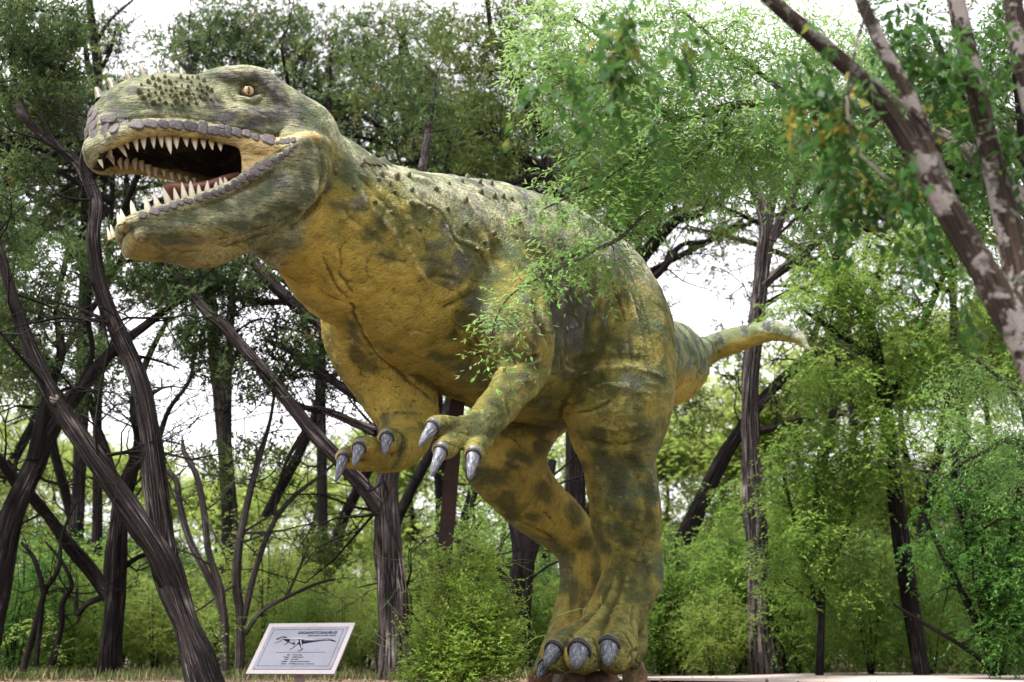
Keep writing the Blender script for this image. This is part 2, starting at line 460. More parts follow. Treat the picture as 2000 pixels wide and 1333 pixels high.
# --- quads to a mesh, then folds, creases and lumps worked into it
def vnormals(V, Q):
    n = np.cross(V[Q[:, 2]] - V[Q[:, 0]], V[Q[:, 3]] - V[Q[:, 1]])
    N = np.zeros_like(V)
    for i in range(4): np.add.at(N, Q[:, i], n)
    return N / (np.linalg.norm(N, axis=1)[:, None] + 1e-12)
def relax(V, Q, it, lam=0.5):
    E = np.vstack([Q[:, [0, 1]], Q[:, [1, 2]], Q[:, [2, 3]], Q[:, [3, 0]]])
    for _ in range(it):
        A = np.zeros_like(V); c = np.zeros(len(V))
        for k in range(3):
            A[:, k] = np.bincount(E[:, 0], V[E[:, 1], k], len(V)) + np.bincount(E[:, 1], V[E[:, 0], k], len(V))
        c = np.bincount(E[:, 0], minlength=len(V)) + np.bincount(E[:, 1], minlength=len(V))
        V = V + lam * (A / c[:, None] - V)
    return V
_rg = np.random.default_rng(5)
_lat = _rg.random((64, 64, 64))
def vnoise(X, sc):
    Y = X * sc + 100.3
    i = np.floor(Y).astype(int); f = Y - i; f = f * f * (3 - 2 * f)
    o = 0
    for a in (0, 1):
        for b in (0, 1):
            for c in (0, 1):
                w = (f[:, 0] if a else 1 - f[:, 0]) * (f[:, 1] if b else 1 - f[:, 1]) * (f[:, 2] if c else 1 - f[:, 2])
                o = o + w * _lat[(i[:, 0] + a) % 64, (i[:, 1] + b) % 64, (i[:, 2] + c) % 64]
    return o - 0.5
BV = relax(BV, BQ, 2, 0.4)
def make_bvh():
    return BVHTree.FromPolygons(BV.tolist(), BQ.tolist())
BVH = make_bvh()
EYEV = Vector(EYE)
def hit(px, py):
    q, n, i, d = BVH.ray_cast(EYEV, Vector(ray(px, py)).normalized())
    return (np.array(q), np.array(n)) if q is not None else (None, None)
def samples(pts, step=4.0):
    C = catmull(np.array(pts, float), 6)
    out = []
    for a, b in zip(C[:-1], C[1:]):
        k = max(1, int(np.hypot(*(b - a)) / step))
        for t in range(k):
            q, n = hit(*(a + (b - a) * t / k))
            if q is not None: out.append(q)
    return np.array(out)
def near(Q, w):                         # vertices near a line of points, with their distance
    lo = Q.min(0) - w; hi = Q.max(0) + w
    idx = np.where(np.all((BV > lo) & (BV < hi), axis=1))[0]
    X = BV[idx]
    d = np.full(len(idx), 9.0); tt = np.zeros(len(idx))
    n = max(1, len(Q) - 1)
    for i, (p, q) in enumerate(zip(Q[:-1], Q[1:])):
        if np.linalg.norm(q - p) > .15: continue
        e = q - p; L = float(e @ e) + 1e-9
        t = np.clip((X - p) @ e / L, 0, 1)
        dd = np.linalg.norm(X - p - t[:, None] * e, axis=1)
        m = dd < d
        d[m] = dd[m]; tt[m] = (i + t[m]) / n
    return idx, d, tt
BN = vnormals(BV, BQ)
DISP = np.zeros(len(BV))
def stroke(pts, width, depth):          # depth < 0 cuts a crease, > 0 raises a fold
    Q = samples(pts)
    if len(Q) < 2: return
    idx, d, t = near(Q, width * 2.5)
    DISP[idx] += depth * np.exp(-(d / width) ** 2) * np.clip(np.sin(np.pi * np.clip(t, .02, .98)) * 2.2, 0, 1) * (.8 + 1.2 * vnoise(BV[idx], 8.0))
FOLDS = [
    # breastbone seam and throat folds
    ([(622, 478), (650, 545), (688, 596), (692, 622), (735, 688), (790, 738), (862, 792)], .022, -.022),
    ([(650, 540), (672, 580), (684, 600)], .05, .018), ([(700, 640), (745, 700), (800, 745)], .07, .02),
    ([(668, 605), (690, 680), (735, 740)], .10, -.02), ([(700, 655), (750, 680), (800, 712)], .05, -.012),
    # jaw edge against the neck
    ([(585, 225), (612, 262), (626, 300), (630, 345), (622, 390), (596, 425), (556, 452)], .030, -.040),
    ([(604, 270), (616, 310), (617, 350), (606, 392)], .04, .022),
    # folds running from nape and shoulder down to the chest
    ([(655, 318), (700, 372), (745, 428), (790, 480), (826, 540), (852, 585)], .045, .030),
    ([(640, 360), (690, 425), (745, 480), (800, 530)], .04, -.018), ([(690, 330), (740, 382), (790, 440), (826, 500)], .04, -.020),
    ([(676, 430), (730, 470), (775, 510), (812, 560)], .035, .016),
    ([(780, 335), (850, 360), (905, 395), (940, 445), (955, 505), (948, 548)], .05, .030),
    ([(820, 395), (862, 412), (880, 440), (893, 470), (930, 488)], .016, -.020),
    ([(835, 540), (868, 540), (900, 548)], .016, -.020), ([(810, 440), (830, 470), (838, 505)], .03, -.016),
    ([(790, 400), (815, 398), (838, 404)], .035, .022), ([(800, 445), (818, 452), (830, 470)], .03, .020),
    ([(905, 470), (930, 480), (946, 500)], .03, .020),
    ([(850, 590), (890, 572), (925, 548)], .03, .015), ([(858, 606), (905, 582), (940, 560)], .025, -.014),
    ([(880, 640), (935, 690), (968, 716)], .05, -.022), ([(760, 640), (820, 690), (900, 742), (950, 770)], .09, .02),
    ([(900, 600), (890, 640), (905, 670)], .06, -.015),
    # arm against the flank, elbow fold
    ([(1046, 560), (1052, 610), (1070, 655), (1080, 700)], .05, -.05),
    ([(968, 716), (1000, 706), (1040, 700), (1062, 690)], .020, -.028),
    ([(1000, 745), (1040, 742), (1062, 728)], .03, .012),
    # flank and hip
    ([(1080, 430), (1110, 520), (1112, 600), (1090, 680)], .07, -.030), ([(1130, 430), (1160, 500), (1172, 580), (1165, 650)], .06, .028),
    ([(1190, 480), (1225, 560), (1250, 650), (1262, 720)], .03, .022), ([(1170, 490), (1205, 570), (1228, 650), (1240, 720)], .025, -.020),
    ([(1215, 500), (1255, 590), (1278, 680), (1290, 730)], .022, -.016), ([(1140, 520), (1150, 600), (1140, 690)], .04, -.022),
    ([(1110, 745), (1160, 722), (1220, 716), (1280, 728), (1306, 742)], .04, .026), ([(1100, 712), (1150, 700), (1220, 694), (1290, 706)], .05, -.028),
    ([(1118, 806), (1150, 802), (1180, 790), (1200, 776)], .018, -.026), ([(1130, 770), (1180, 752), (1240, 760), (1290, 790)], .06, .018),
    ([(1122, 850), (1180, 868), (1240, 866), (1290, 840)], .035, -.022), ([(1160, 830), (1210, 838), (1260, 820)], .03, .014),
    # shank
    ([(1222, 880), (1246, 930), (1262, 990), (1262, 1050)], .045, -.020), ([(1245, 882), (1272, 935), (1284, 1000), (1278, 1070)], .05, .018),
    ([(1160, 890), (1184, 960), (1200, 1040), (1210, 1100)], .05, .016), ([(1255, 1085), (1268, 1120), (1262, 1160)], .04, -.016),
    ([(1225, 1092), (1250, 1100), (1270, 1098)], .02, -.014),
    # instep tendons and toe rings
    ([(1116, 1242), (1150, 1208), (1182, 1168), (1196, 1110)], .036, -.026), ([(1164, 1232), (1190, 1196), (1208, 1158), (1216, 1110)], .036, -.026),
    ([(1135, 1238), (1172, 1195), (1202, 1140)], .04, .016), ([(1190, 1230), (1206, 1190), (1222, 1150)], .04, .016),
    ([(1090, 1256), (1106, 1262), (1118, 1272)], .013, -.016), ([(1128, 1250), (1150, 1252), (1168, 1264)], .013, -.016), ([(1186, 1252), (1206, 1250), (1224, 1258)], .013, -.016),
    ([(1100, 1250), (1116, 1270), (1118, 1300)], .02, -.035), ([(1158, 1244), (1168, 1268), (1170, 1300)], .02, -.035), ([(1222, 1240), (1236, 1265), (1234, 1300)], .02, -.03),
    ([(1094, 1240), (1112, 1240), (1126, 1250)], .014, -.014), ([(1138, 1238), (1158, 1236), (1176, 1246)], .014, -.014), ([(1190, 1236), (1210, 1234), (1228, 1242)], .014, -.014),
    ([(1236, 1180), (1234, 1220), (1246, 1255)], .02, -.022), ([(1222, 1290), (1236, 1274), (1250, 1264)], .016, -.03),
    # right thigh, shank and arm
    ([(960, 880), (1010, 905), (1060, 930), (1100, 985)], .06, .022), ([(1080, 900), (1110, 950), (1140, 1000)], .03, -.02),
    ([(965, 1000), (1040, 1030), (1090, 1062)], .03, -.016), ([(1110, 1090), (1116, 1160), (1108, 1230)], .04, -.018), ([(1140, 1100), (1146, 1170), (1136, 1230)], .03, .018),
    ([(735, 820), (765, 806), (810, 806), (845, 820)], .03, -.016), ([(690, 700), (720, 770), (745, 830)], .06, -.018),
    # face
    ([(236, 230), (290, 228), (350, 232), (410, 240), (470, 252), (530, 262), (566, 268)], .022, -.018),
    ([(420, 190), (445, 205), (470, 210)], .03, -.02), ([(445, 170), (455, 190), (470, 204)], .022, -.014),
    ([(490, 212), (520, 222), (548, 222)], .018, -.022), ([(520, 170), (535, 190), (540, 212)], .025, -.014),
    ([(480, 300), (510, 300), (540, 296), (570, 286)], .018, -.020),
    ([(440, 450), (500, 432), (560, 412), (600, 385)], .04, -.016), ([(410, 470), (470, 460), (540, 440)], .022, -.016), ([(430, 485), (500, 465), (545, 455)], .02, -.014),
    ([(255, 440), (262, 470), (280, 488)], .03, -.01),
]
for pts, w, d in FOLDS: stroke(pts, w, d)
# small wrinkles across neck, flank, arm
_wr = random.Random(11)
for x0, x1, y0, y1, dx0, dy0, n in ((650, 830, 480, 660, 30, 34, 26), (860, 1000, 380, 640, 22, 36, 22), (1080, 1260, 460, 720, 14, 50, 26), (1120, 1290, 740, 860, 44, 8, 14),
                                (950, 1070, 710, 830, 24, -18, 12), (300, 600, 400, 480, 44, -9, 16), (260, 560, 190, 240, 40, 4, 12), (1160, 1280, 890, 1130, 6, 40, 16),
                                (700, 840, 640, 800, 10, 30, 14), (960, 1120, 880, 1020, 30, 26, 12), (880, 1060, 660, 800, 36, 20, 10)):
    for _ in range(n):
        x = _wr.uniform(x0, x1); y = _wr.uniform(y0, y1); a = _wr.uniform(.6, 1.5)
        j = _wr.uniform(-9, 9); dx, dy = dx0 + _wr.uniform(-16, 16), dy0 + _wr.uniform(-16, 16)
        stroke([(x, y), (x + dx * a * .5 + j, y + dy * a * .5 + j), (x + dx * a, y + dy * a)], _wr.uniform(.014, .045), _wr.choice((-1, -1, 1)) * _wr.uniform(.003, .010))
Q1 = BV @ np.array([[1.0, 0, .3], [.2, 1, 0], [-.3, .2, 1]])
rid = lambda X, s: np.clip(1 - np.abs(vnoise(X, s)) * 6, 0, 1) ** 2
msk = np.clip(vnoise(BV, 1.3) * 3 + .6, 0, 1)
DISP += -.011 * rid(Q1 * np.array([1, 1, 1.8]), 3.7) * msk - .0045 * rid(Q1 * np.array([1.2, 1, 2.2]), 8.1) * (1 - .5 * msk) - .002 * rid(BV, 15.0)
DISP += 0.030 * vnoise(BV, 3.1) + 0.018 * vnoise(BV, 7.3) + 0.008 * vnoise(BV, 17.0)
headmask = np.clip(1 - (np.linalg.norm(BV - (HO + HF * .8), axis=1) - .9) / .4, 0, 1)
DISP *= 1 - .35 * headmask
BV = BV + BN * DISP[:, None]
BVH = make_bvh()
BN = vnormals(BV, BQ)

# --- where the paint goes: along each limb (s), up or down on it (v)
def dense(secs): return catmull(np.array(secs), 6)
TR = dense(trunk)

ts = np.concatenate([[0], np.cumsum(np.linalg.norm(np.diff(TR[:, :3], axis=0), axis=1))])
print('ALONG', [round(float(x), 2) for x in ts[::6]])
best = np.full(len(BV), 1e9); bi = np.zeros(len(BV), int)
for i, q in enumerate(TR):
    d = np.linalg.norm(BV - q[:3], axis=1) - q[3] * .6
    m = d < best; best[m] = d[m]; bi[m] = i
TT = np.gradient(TR[:, :3], axis=0); TT /= np.linalg.norm(TT, axis=1)[:, None]
SD = np.cross(TT, [0, 0, 1.0]); SD /= np.linalg.norm(SD, axis=1)[:, None]
UPV = np.cross(SD, TT)
rel = BV - TR[bi, :3]
vv = np.einsum('ij,ij->i', rel, UPV[bi]) / TR[bi, 3]
along = ts[bi] + np.einsum('ij,ij->i', rel, TT[bi])
hu = (BV - HO) @ HF; hs = (BV - HO) @ HS; hv = (BV - HO) @ HU
ishead = np.clip((hu + .05) / .2, 0, 1) * (np.abs(hs) < .8) * (BV[:, 2] > 2.6)
up = BN[:, 2]
limb = np.clip((3.5 - BV[:, 2]) / 1.1, 0, 1) * (BV[:, 1] > 11)                        # legs, hands
lat = BN @ unit([0.64, -0.77, 0])                                       # to the animal's left
rside = (BV - TR[bi, :3]) @ unit([0.64, -0.77, 0])
inner = np.where(rside > 0, -lat, lat)
vb = np.interp(along, [0, .4, 1.2, 2.0, 2.8], [-.48, -.42, -.30, -.36, -.8])
vb[along > 5.6] = -.45
yel = 1 / (1 + np.exp((vv - vb) * 2.8))
yel = yel * (1 - limb) + limb * np.clip(.40 + .5 * inner, .12, 1)
# left arm and outside of the left leg carry the green coat; the right arm shows its yellow inner side
def blob(px, py, y, r, soft=.15):
    return np.clip((r - np.linalg.norm(BV - P(px, py, y), axis=1)) / soft, 0, 1)
armL = np.maximum.reduce([blob(1010, 610, 12.5, .52, .25), blob(960, 600, 12.6, .40, .25), blob(1005, 750, 12.35, .34), blob(950, 825, 12.0, .34), blob(890, 860, 11.8, .32)])
yel = yel * (1 - armL) + armL * np.clip(.10 - .25 * up, 0, 1)
armR = np.maximum.reduce([blob(790, 800, 13.3, .40), blob(780, 880, 13.0, .32), blob(700, 880, 12.6, .42)])
yel = yel * (1 - armR) + armR * np.clip(.75 - .5 * up, 0, 1)
jawy = np.clip((-hv - .66) / .28, 0, 1) * .38 + .12
yel = yel * (1 - ishead) + ishead * np.clip(jawy, 0, .8)
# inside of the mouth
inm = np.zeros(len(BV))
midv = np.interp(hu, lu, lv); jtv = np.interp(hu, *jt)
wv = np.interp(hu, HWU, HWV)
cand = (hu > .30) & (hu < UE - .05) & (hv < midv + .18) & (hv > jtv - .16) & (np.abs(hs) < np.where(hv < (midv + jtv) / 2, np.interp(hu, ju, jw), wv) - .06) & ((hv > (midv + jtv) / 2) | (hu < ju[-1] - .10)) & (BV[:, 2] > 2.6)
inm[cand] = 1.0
# cheek flesh and lips: bare pale ochre
flesh = np.clip(1 - np.abs(hv - (midv + jtv) / 2) / np.maximum((midv - jtv) / 2 + .02, .03) ** 1, 0, 1) * np.clip((CH + .10 - hu) / .14, 0, 1) * np.clip((hu - .0) / .1, 0, 1) * (np.abs(hs) > .30) * ishead
lipm = np.exp(-((hv - (midv - .01)) / .045) ** 2) * (hu > .05) * ishead
# painted blotches, and shade painted onto the far leg: centre, size, strength
dark = np.zeros(len(BV))
SPOTS_AND_SHADE = [(432, 402, 14, 8), (372, 428, 14, 9), (545, 350, 22, 16), (500, 395, 12, 12), (600, 350, 12, 20), (470, 400, 10, 8), (258, 446, 5, 6), (285, 466, 8, 9), (410, 335, 10, 6), (560, 405, 26, 9),
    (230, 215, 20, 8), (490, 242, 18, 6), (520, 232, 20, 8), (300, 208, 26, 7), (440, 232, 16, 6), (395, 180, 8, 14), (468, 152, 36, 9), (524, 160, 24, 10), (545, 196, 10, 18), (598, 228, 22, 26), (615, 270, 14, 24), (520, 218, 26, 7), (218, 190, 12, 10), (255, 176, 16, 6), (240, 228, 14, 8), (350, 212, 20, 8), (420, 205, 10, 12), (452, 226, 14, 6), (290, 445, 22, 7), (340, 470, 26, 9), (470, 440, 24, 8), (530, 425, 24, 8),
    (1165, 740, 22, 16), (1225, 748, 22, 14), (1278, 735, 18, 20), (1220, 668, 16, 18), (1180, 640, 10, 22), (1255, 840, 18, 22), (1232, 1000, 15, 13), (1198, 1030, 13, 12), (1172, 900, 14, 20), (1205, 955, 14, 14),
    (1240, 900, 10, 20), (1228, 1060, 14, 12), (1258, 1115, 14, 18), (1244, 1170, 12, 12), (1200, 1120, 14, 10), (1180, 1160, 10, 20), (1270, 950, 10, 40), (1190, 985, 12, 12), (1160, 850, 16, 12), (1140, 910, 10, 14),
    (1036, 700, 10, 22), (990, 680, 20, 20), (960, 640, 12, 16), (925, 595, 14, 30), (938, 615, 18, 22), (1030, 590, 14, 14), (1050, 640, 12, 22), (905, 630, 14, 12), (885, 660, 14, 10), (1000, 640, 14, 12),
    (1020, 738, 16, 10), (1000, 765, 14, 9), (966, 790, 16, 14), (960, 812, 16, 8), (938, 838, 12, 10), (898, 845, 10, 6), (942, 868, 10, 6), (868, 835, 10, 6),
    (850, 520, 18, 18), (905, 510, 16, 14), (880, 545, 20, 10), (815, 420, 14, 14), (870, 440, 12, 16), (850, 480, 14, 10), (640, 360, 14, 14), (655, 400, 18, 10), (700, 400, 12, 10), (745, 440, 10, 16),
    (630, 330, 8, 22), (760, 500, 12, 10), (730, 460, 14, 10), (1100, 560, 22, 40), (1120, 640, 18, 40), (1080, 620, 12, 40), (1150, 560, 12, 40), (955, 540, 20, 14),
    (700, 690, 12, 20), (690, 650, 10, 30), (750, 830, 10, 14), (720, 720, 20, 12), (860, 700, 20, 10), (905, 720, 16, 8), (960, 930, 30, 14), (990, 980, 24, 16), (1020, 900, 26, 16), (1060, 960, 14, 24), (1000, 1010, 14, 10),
    (930, 935, 14, 18), (1120, 1150, 8, 40), (1105, 1120, 8, 30), (1060, 870, 24, 14), (1040, 1010, 14, 8), (1080, 1060, 10, 12), (1180, 1070, 12, 10), (1126, 1000, 14, 20), (1146, 1000, 16, 34), (1164, 1040, 10, 40), (1166, 1110, 10, 44), (1150, 1060, 16, 20), (1142, 1180, 12, 30), (1110, 940, 14, 20), (1128, 900, 10, 26), (1050, 840, 50, 14)]  # the last ones paint shade on the far leg, setting it off from the near one
SD2 = []
for x, y, a, b in SPOTS_AND_SHADE:
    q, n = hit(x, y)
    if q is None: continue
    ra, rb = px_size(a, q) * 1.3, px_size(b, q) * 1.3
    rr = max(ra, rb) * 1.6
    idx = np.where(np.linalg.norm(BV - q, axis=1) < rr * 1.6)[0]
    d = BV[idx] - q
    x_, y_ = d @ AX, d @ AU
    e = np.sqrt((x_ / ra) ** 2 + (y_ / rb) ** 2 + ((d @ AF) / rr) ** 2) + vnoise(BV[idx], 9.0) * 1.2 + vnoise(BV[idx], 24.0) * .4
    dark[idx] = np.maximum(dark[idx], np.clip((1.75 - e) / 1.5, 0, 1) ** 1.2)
# creases are coloured darker, ridges the dry-brushed light
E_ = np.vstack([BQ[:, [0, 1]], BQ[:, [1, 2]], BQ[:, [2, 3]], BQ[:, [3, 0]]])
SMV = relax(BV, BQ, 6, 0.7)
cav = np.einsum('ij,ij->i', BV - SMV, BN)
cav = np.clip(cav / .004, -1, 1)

DBASE = np.array([*P(1160, 1300, 14.0)[:2], 0.0])
dino = empty('dinosaur_statue', tuple(DBASE), label='giant green and yellow dinosaur statue with its toothed mouth wide open', cat='statue')
def under(o):                           # a part built in place, parented to the statue
    o.parent = dino
    o.location = o.location - Vector(DBASE)
    return o
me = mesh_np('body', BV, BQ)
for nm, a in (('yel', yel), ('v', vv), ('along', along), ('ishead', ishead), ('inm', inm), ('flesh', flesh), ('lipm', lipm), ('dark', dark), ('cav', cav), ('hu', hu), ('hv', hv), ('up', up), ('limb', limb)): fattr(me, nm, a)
def skin_material():
    T = NT('statue_skin')
    p = T.pos()
    yel, v, s, head, inm, flesh, lipm, dark, cav = (T.attr(x) for x in ('yel', 'v', 'along', 'ishead', 'inm', 'flesh', 'lipm', 'dark', 'cav'))
    nbig = T.noise(p, 1.7, 4, .6); nmid = T.noise(p, 5.5, 5, .6, .4); nfin = T.noise(p, 22, 5, .65); nmic = T.noise(p, 90, 3, .6)
    # yellow belly against grey green back
    y2 = T.math('ADD', yel, T.math('MULTIPLY', T.math('SUBTRACT', nmid, .5), .9))
    yf = T.ramp(y2, .25, .75)
    green = T.mix(T.ramp(nmid, .35, .65), (.235, .195, .045), (.095, .105, .027))
    green = T.mix(T.ramp(nbig, .5, .68), green, (.07, .10, .055))
    back = T.mix(T.ramp(T.math('ADD', T.math('MULTIPLY', nfin, .5), T.math('MULTIPLY', T.noise(p, 4.2, 4, .6, .5), .5)), .42, .60), (.38, .37, .245), (.145, .16, .085))
    back = T.mix(T.ramp(T.noise(p, 3.3, 4, .6, .3), .56, .68), back, (.115, .14, .075))
    topf = T.ramp(T.math('ADD', v, T.math('MULTIPLY', T.math('SUBTRACT', nmid, .5), .8)), .05, .55)
    limb = T.attr('limb')
    topf = T.math('MULTIPLY', topf, T.math('SUBTRACT', 1.0, T.math('MULTIPLY', limb, 1.0)), clamp=True)
    topf = T.math('MAXIMUM', topf, T.math('MULTIPLY', head, .9))
    back = T.mix(head, back, T.mix(.36, back, (.085, .105, .050)))
    coat = T.mix(topf, green, back)
    ochre = T.mix(T.ramp(nmid, .3, .7), (.385, .288, .058), (.265, .20, .042))
    ochre = T.mix(T.ramp(nfin, .60, .75), ochre, (.19, .115, .020))
    ochre = T.mix(T.ramp(nbig, .55, .72), ochre, (.205, .165, .032))
    c = T.mix(yf, coat, ochre)
    # purple grey stripes running down from the spine, and rings on the tail
    cb = T.n('ShaderNodeCombineXYZ'); T.l(s, cb.inputs[0]); T.l(T.math('MULTIPLY', v, .22), cb.inputs[1])
    st = T.noise(cb.outputs[0], 5.2, 3, .55, .6)
    stf = T.ramp(st, .475, .55)
    stf = T.math('MULTIPLY', stf, T.ramp(v, .05, .55))
    stf = T.math('MULTIPLY', stf, T.math('SUBTRACT', 1.0, head, clamp=True))
    stf = T.math('MULTIPLY', stf, T.ramp(s, 1.0, 2.2))
    stf = T.math('MULTIPLY', stf, T.math('SUBTRACT', 1.0, limb, clamp=True))
    c = T.mix(T.math('MULTIPLY', stf, .88), c, (.115, .105, .120))
    tw = T.math('SINE', T.math('ADD', T.math('MULTIPLY', s, 17.0), T.math('MULTIPLY', nmid, 9.0)))
    tf = T.math('MULTIPLY', T.ramp(tw, .35, .75), T.math('MULTIPLY', T.ramp(s, 5.3, 6.0), T.ramp(v, -.45, .05)))
    tailg = T.mix(T.math('MULTIPLY', T.ramp(s, 5.3, 6.0), T.ramp(v, -.5, 0.0)), c, (.155, .185, .088))
    c = T.mix(T.math('MULTIPLY', tf, .85), tailg, (.045, .05, .075))
    # hand painted blotches, and the shade coloured into the far leg
    blot_shade = T.mix(T.ramp(nbig, .45, .55), (.045, .06, .024), (.085, .08, .10))
    blot_shade = T.mix(T.math('MAXIMUM', T.math('MULTIPLY', limb, .8), yf), blot_shade, (.042, .048, .018))
    blot_shade = T.mix(head, blot_shade, T.mix(T.ramp(nbig, .44, .50), (.035, .055, .03), (.062, .056, .085)))
    c = T.mix(T.ramp(dark, .0, .85, 0, .80), c, blot_shade)
    # freckled dark specks on green parts
    sp = T.ramp(T.math('ADD', T.math('MULTIPLY', T.noise(p, 3.6, 3, .5, .2), .75), T.math('MULTIPLY', T.noise(p, 9.5, 3, .5, .2), .25)), .44, .68)
    c = T.mix(T.math('MULTIPLY', sp, T.math('SUBTRACT', .88, T.math('MULTIPLY', yf, .55), clamp=True)), c, T.mix(topf, (.032, .042, .013), (.062, .078, .045)))
    # dry brushed highlights, darker creases
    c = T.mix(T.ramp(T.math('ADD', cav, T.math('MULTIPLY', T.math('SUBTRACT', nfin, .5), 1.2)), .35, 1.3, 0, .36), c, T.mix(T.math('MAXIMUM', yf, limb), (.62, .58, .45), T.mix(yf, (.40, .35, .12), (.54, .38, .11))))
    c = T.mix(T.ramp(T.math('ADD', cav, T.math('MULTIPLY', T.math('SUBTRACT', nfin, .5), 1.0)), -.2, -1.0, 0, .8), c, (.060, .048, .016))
    # lips, cheek flesh and the inside of the mouth
    c = T.mix(T.math('MULTIPLY', lipm, .75), c, T.mix(nmid, (.46, .34, .11), (.32, .25, .09)))
    c = T.mix(T.ramp(flesh, .02, .35, 0, .9), c, T.mix(nmid, (.62, .46, .20), (.52, .42, .22)))
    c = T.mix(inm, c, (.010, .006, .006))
    # relief: fine cords on the hide, cracks, grit
    cd = T.n('ShaderNodeCombineXYZ')
    T.l(T.math('MULTIPLY', T.attr('hu'), 7.0), cd.inputs[0]); T.l(T.math('MULTIPLY', T.attr('hv'), 46.0), cd.inputs[1]); T.l(T.math('MULTIPLY', nmid, 5.0), cd.inputs[2])
    cords = T.noise(cd.outputs[0], 1.0, 3, .55, .5)
    vor = T.n('ShaderNodeTexVoronoi'); vor.feature = 'DISTANCE_TO_EDGE'; T.l(p, vor.inputs['Vector']); vor.inputs['Scale'].default_value = 26
    net = T.ramp(vor.outputs['Distance'], 0.0, .22)
    cs = T.n('ShaderNodeCombineXYZ'); T.l(T.math('MULTIPLY', s, 40.0), cs.inputs[0]); T.l(T.math('MULTIPLY', v, 9.0), cs.inputs[1]); T.l(T.math('MULTIPLY', nmid, 7.0), cs.inputs[2])
    cordb = T.noise(cs.outputs[0], 1.0, 3, .5, .4)
    cm = T.n('ShaderNodeMix'); cm.data_type = 'FLOAT'; T.l(head, cm.inputs[0]); T.l(cordb, cm.inputs[2]); T.l(cords, cm.inputs[3])
    h = T.math('ADD', T.math('MULTIPLY', cm.outputs[0], T.math('ADD', .55, T.math('MULTIPLY', head, 1.15))), T.math('ADD', T.math('MULTIPLY', net, .22), T.math('ADD', T.math('MULTIPLY', nfin, .9), T.math('MULTIPLY', nmic, .35))))
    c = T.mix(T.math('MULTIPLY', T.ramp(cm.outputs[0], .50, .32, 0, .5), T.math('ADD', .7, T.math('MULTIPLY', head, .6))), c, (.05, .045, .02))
    nrm = T.bump(h, .75, .026)
    return T.finish(c, T.ramp(nfin, .2, .8, .62, .85), nrm, .16)
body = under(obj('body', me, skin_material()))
# --- teeth, claws, scales, nubs, horns, eye, tongue
def horn_mesh(name, length, width, bend=.25, n=8, m=7, flat=1.0, blunt=.12, seed=0, rough=.0):
    # a curved cone from the origin along +Z, bending towards +X
    rr = random.Random(seed)
    V = []; F = []
    for i in range(m + 1):
        t = i / m
        r = width / 2 * ((1 - t) ** .75 * (1 - blunt) + blunt * math.sqrt(max(0, 1 - t ** 6)))
        cx = bend * length * t * t
        for j in range(n):
            a = 2 * math.pi * j / n
            q = 1 + rr.uniform(-rough, rough)
            V.append((cx + r * q * math.cos(a), r * q * flat * math.sin(a), length * t))
    V.append((bend * length, 0, length * 1.01))
    for i in range(m):
        for j in range(n): F.append((i * n + j, i * n + (j + 1) % n, (i + 1) * n + (j + 1) % n, (i + 1) * n + j))
    for j in range(n): F.append((m * n + j, m * n + (j + 1) % n, len(V) - 1))
    return mesh_from(name, V, F)
def frame_mat(loc, z, x, scale=(1, 1, 1)):
    z = Vector(z).normalized(); x = Vector(x); x = (x - z * x.dot(z)).normalized(); y = z.cross(x)
    M = Matrix((x, y, z)).transposed().to_4x4()
    return Matrix.Translation(Vector(loc)) @ M @ Matrix.Diagonal((*scale, 1))
def place(name, me, M, mat=None):
    o = obj(name, me, mat)
    o.matrix_world = M
    return under(o)
def tooth_material():
    T = NT('tooth_ivory'); p = T.pos()
    g = T.n('ShaderNodeTexCoord').outputs['Generated']
    z = T.n('ShaderNodeSeparateXYZ'); T.l(g, z.inputs[0])
    n = T.noise(T.mapping(p, (40, 40, 8)), 1, 3)
    c = T.mix(T.ramp(z.outputs[2], .45, 0.0), T.mix(n, (.60, .57, .47), (.44, .39, .29)), (.40, .31, .15))
    return T.finish(c, .35, None, .5)
TOOTH = tooth_material()
UPT = [((208, 276), (218, 310)), ((228, 270), (247, 309)), ((243, 263), (250, 293)), ((262, 259), (267, 298)), ((279, 258), (280, 293)), ((298, 257), (299, 291)), ((313, 260), (315, 290)),
       ((328, 266), (332, 302)), ((344, 270), (344, 292)), ((363, 272), (364, 288)), ((380, 276), (381, 294)), ((397, 278), (398, 292)), ((413, 280), (414, 294)), ((430, 282), (430, 296)), ((188, 292), (200, 330))]
LOT = [((242, 432), (234, 408)), ((264, 424), (254, 391)), ((290, 413), (282, 380)), ((309, 405), (298, 373)), ((329, 396), (316, 365)), ((347, 394), (338, 366)), ((362, 389), (353, 355)), ((376, 386), (370, 352)),
       ((390, 380), (386, 359)), ((405, 375), (404, 352)), ((422, 368), (421, 354)), ((433, 362), (428, 346)), ((442, 358), (437, 346)), ((235, 436), (228, 415))]
tooth_me = {}
def tooth(a, b, s0, s1, w):
    A = HO + HF * a[0] + HS * s0 + HU * a[1]; B = HO + HF * b[0] + HS * s1 + HU * b[1]
    L = float(np.linalg.norm(B - A)); z = unit(B - A)
    key = min(3, int(L / .06)) * 3 + len(scn.objects) % 3
    if key not in tooth_me: tooth_me[key] = horn_mesh('tooth', 1.0, 1.0, .10, 8, 6, .8, .03 + .03 * (key % 3), key, .04)
    A = A - z * .015
    place('tooth', tooth_me[key], frame_mat(A, z, -HF, (w, w, L + .015)), TOOTH)
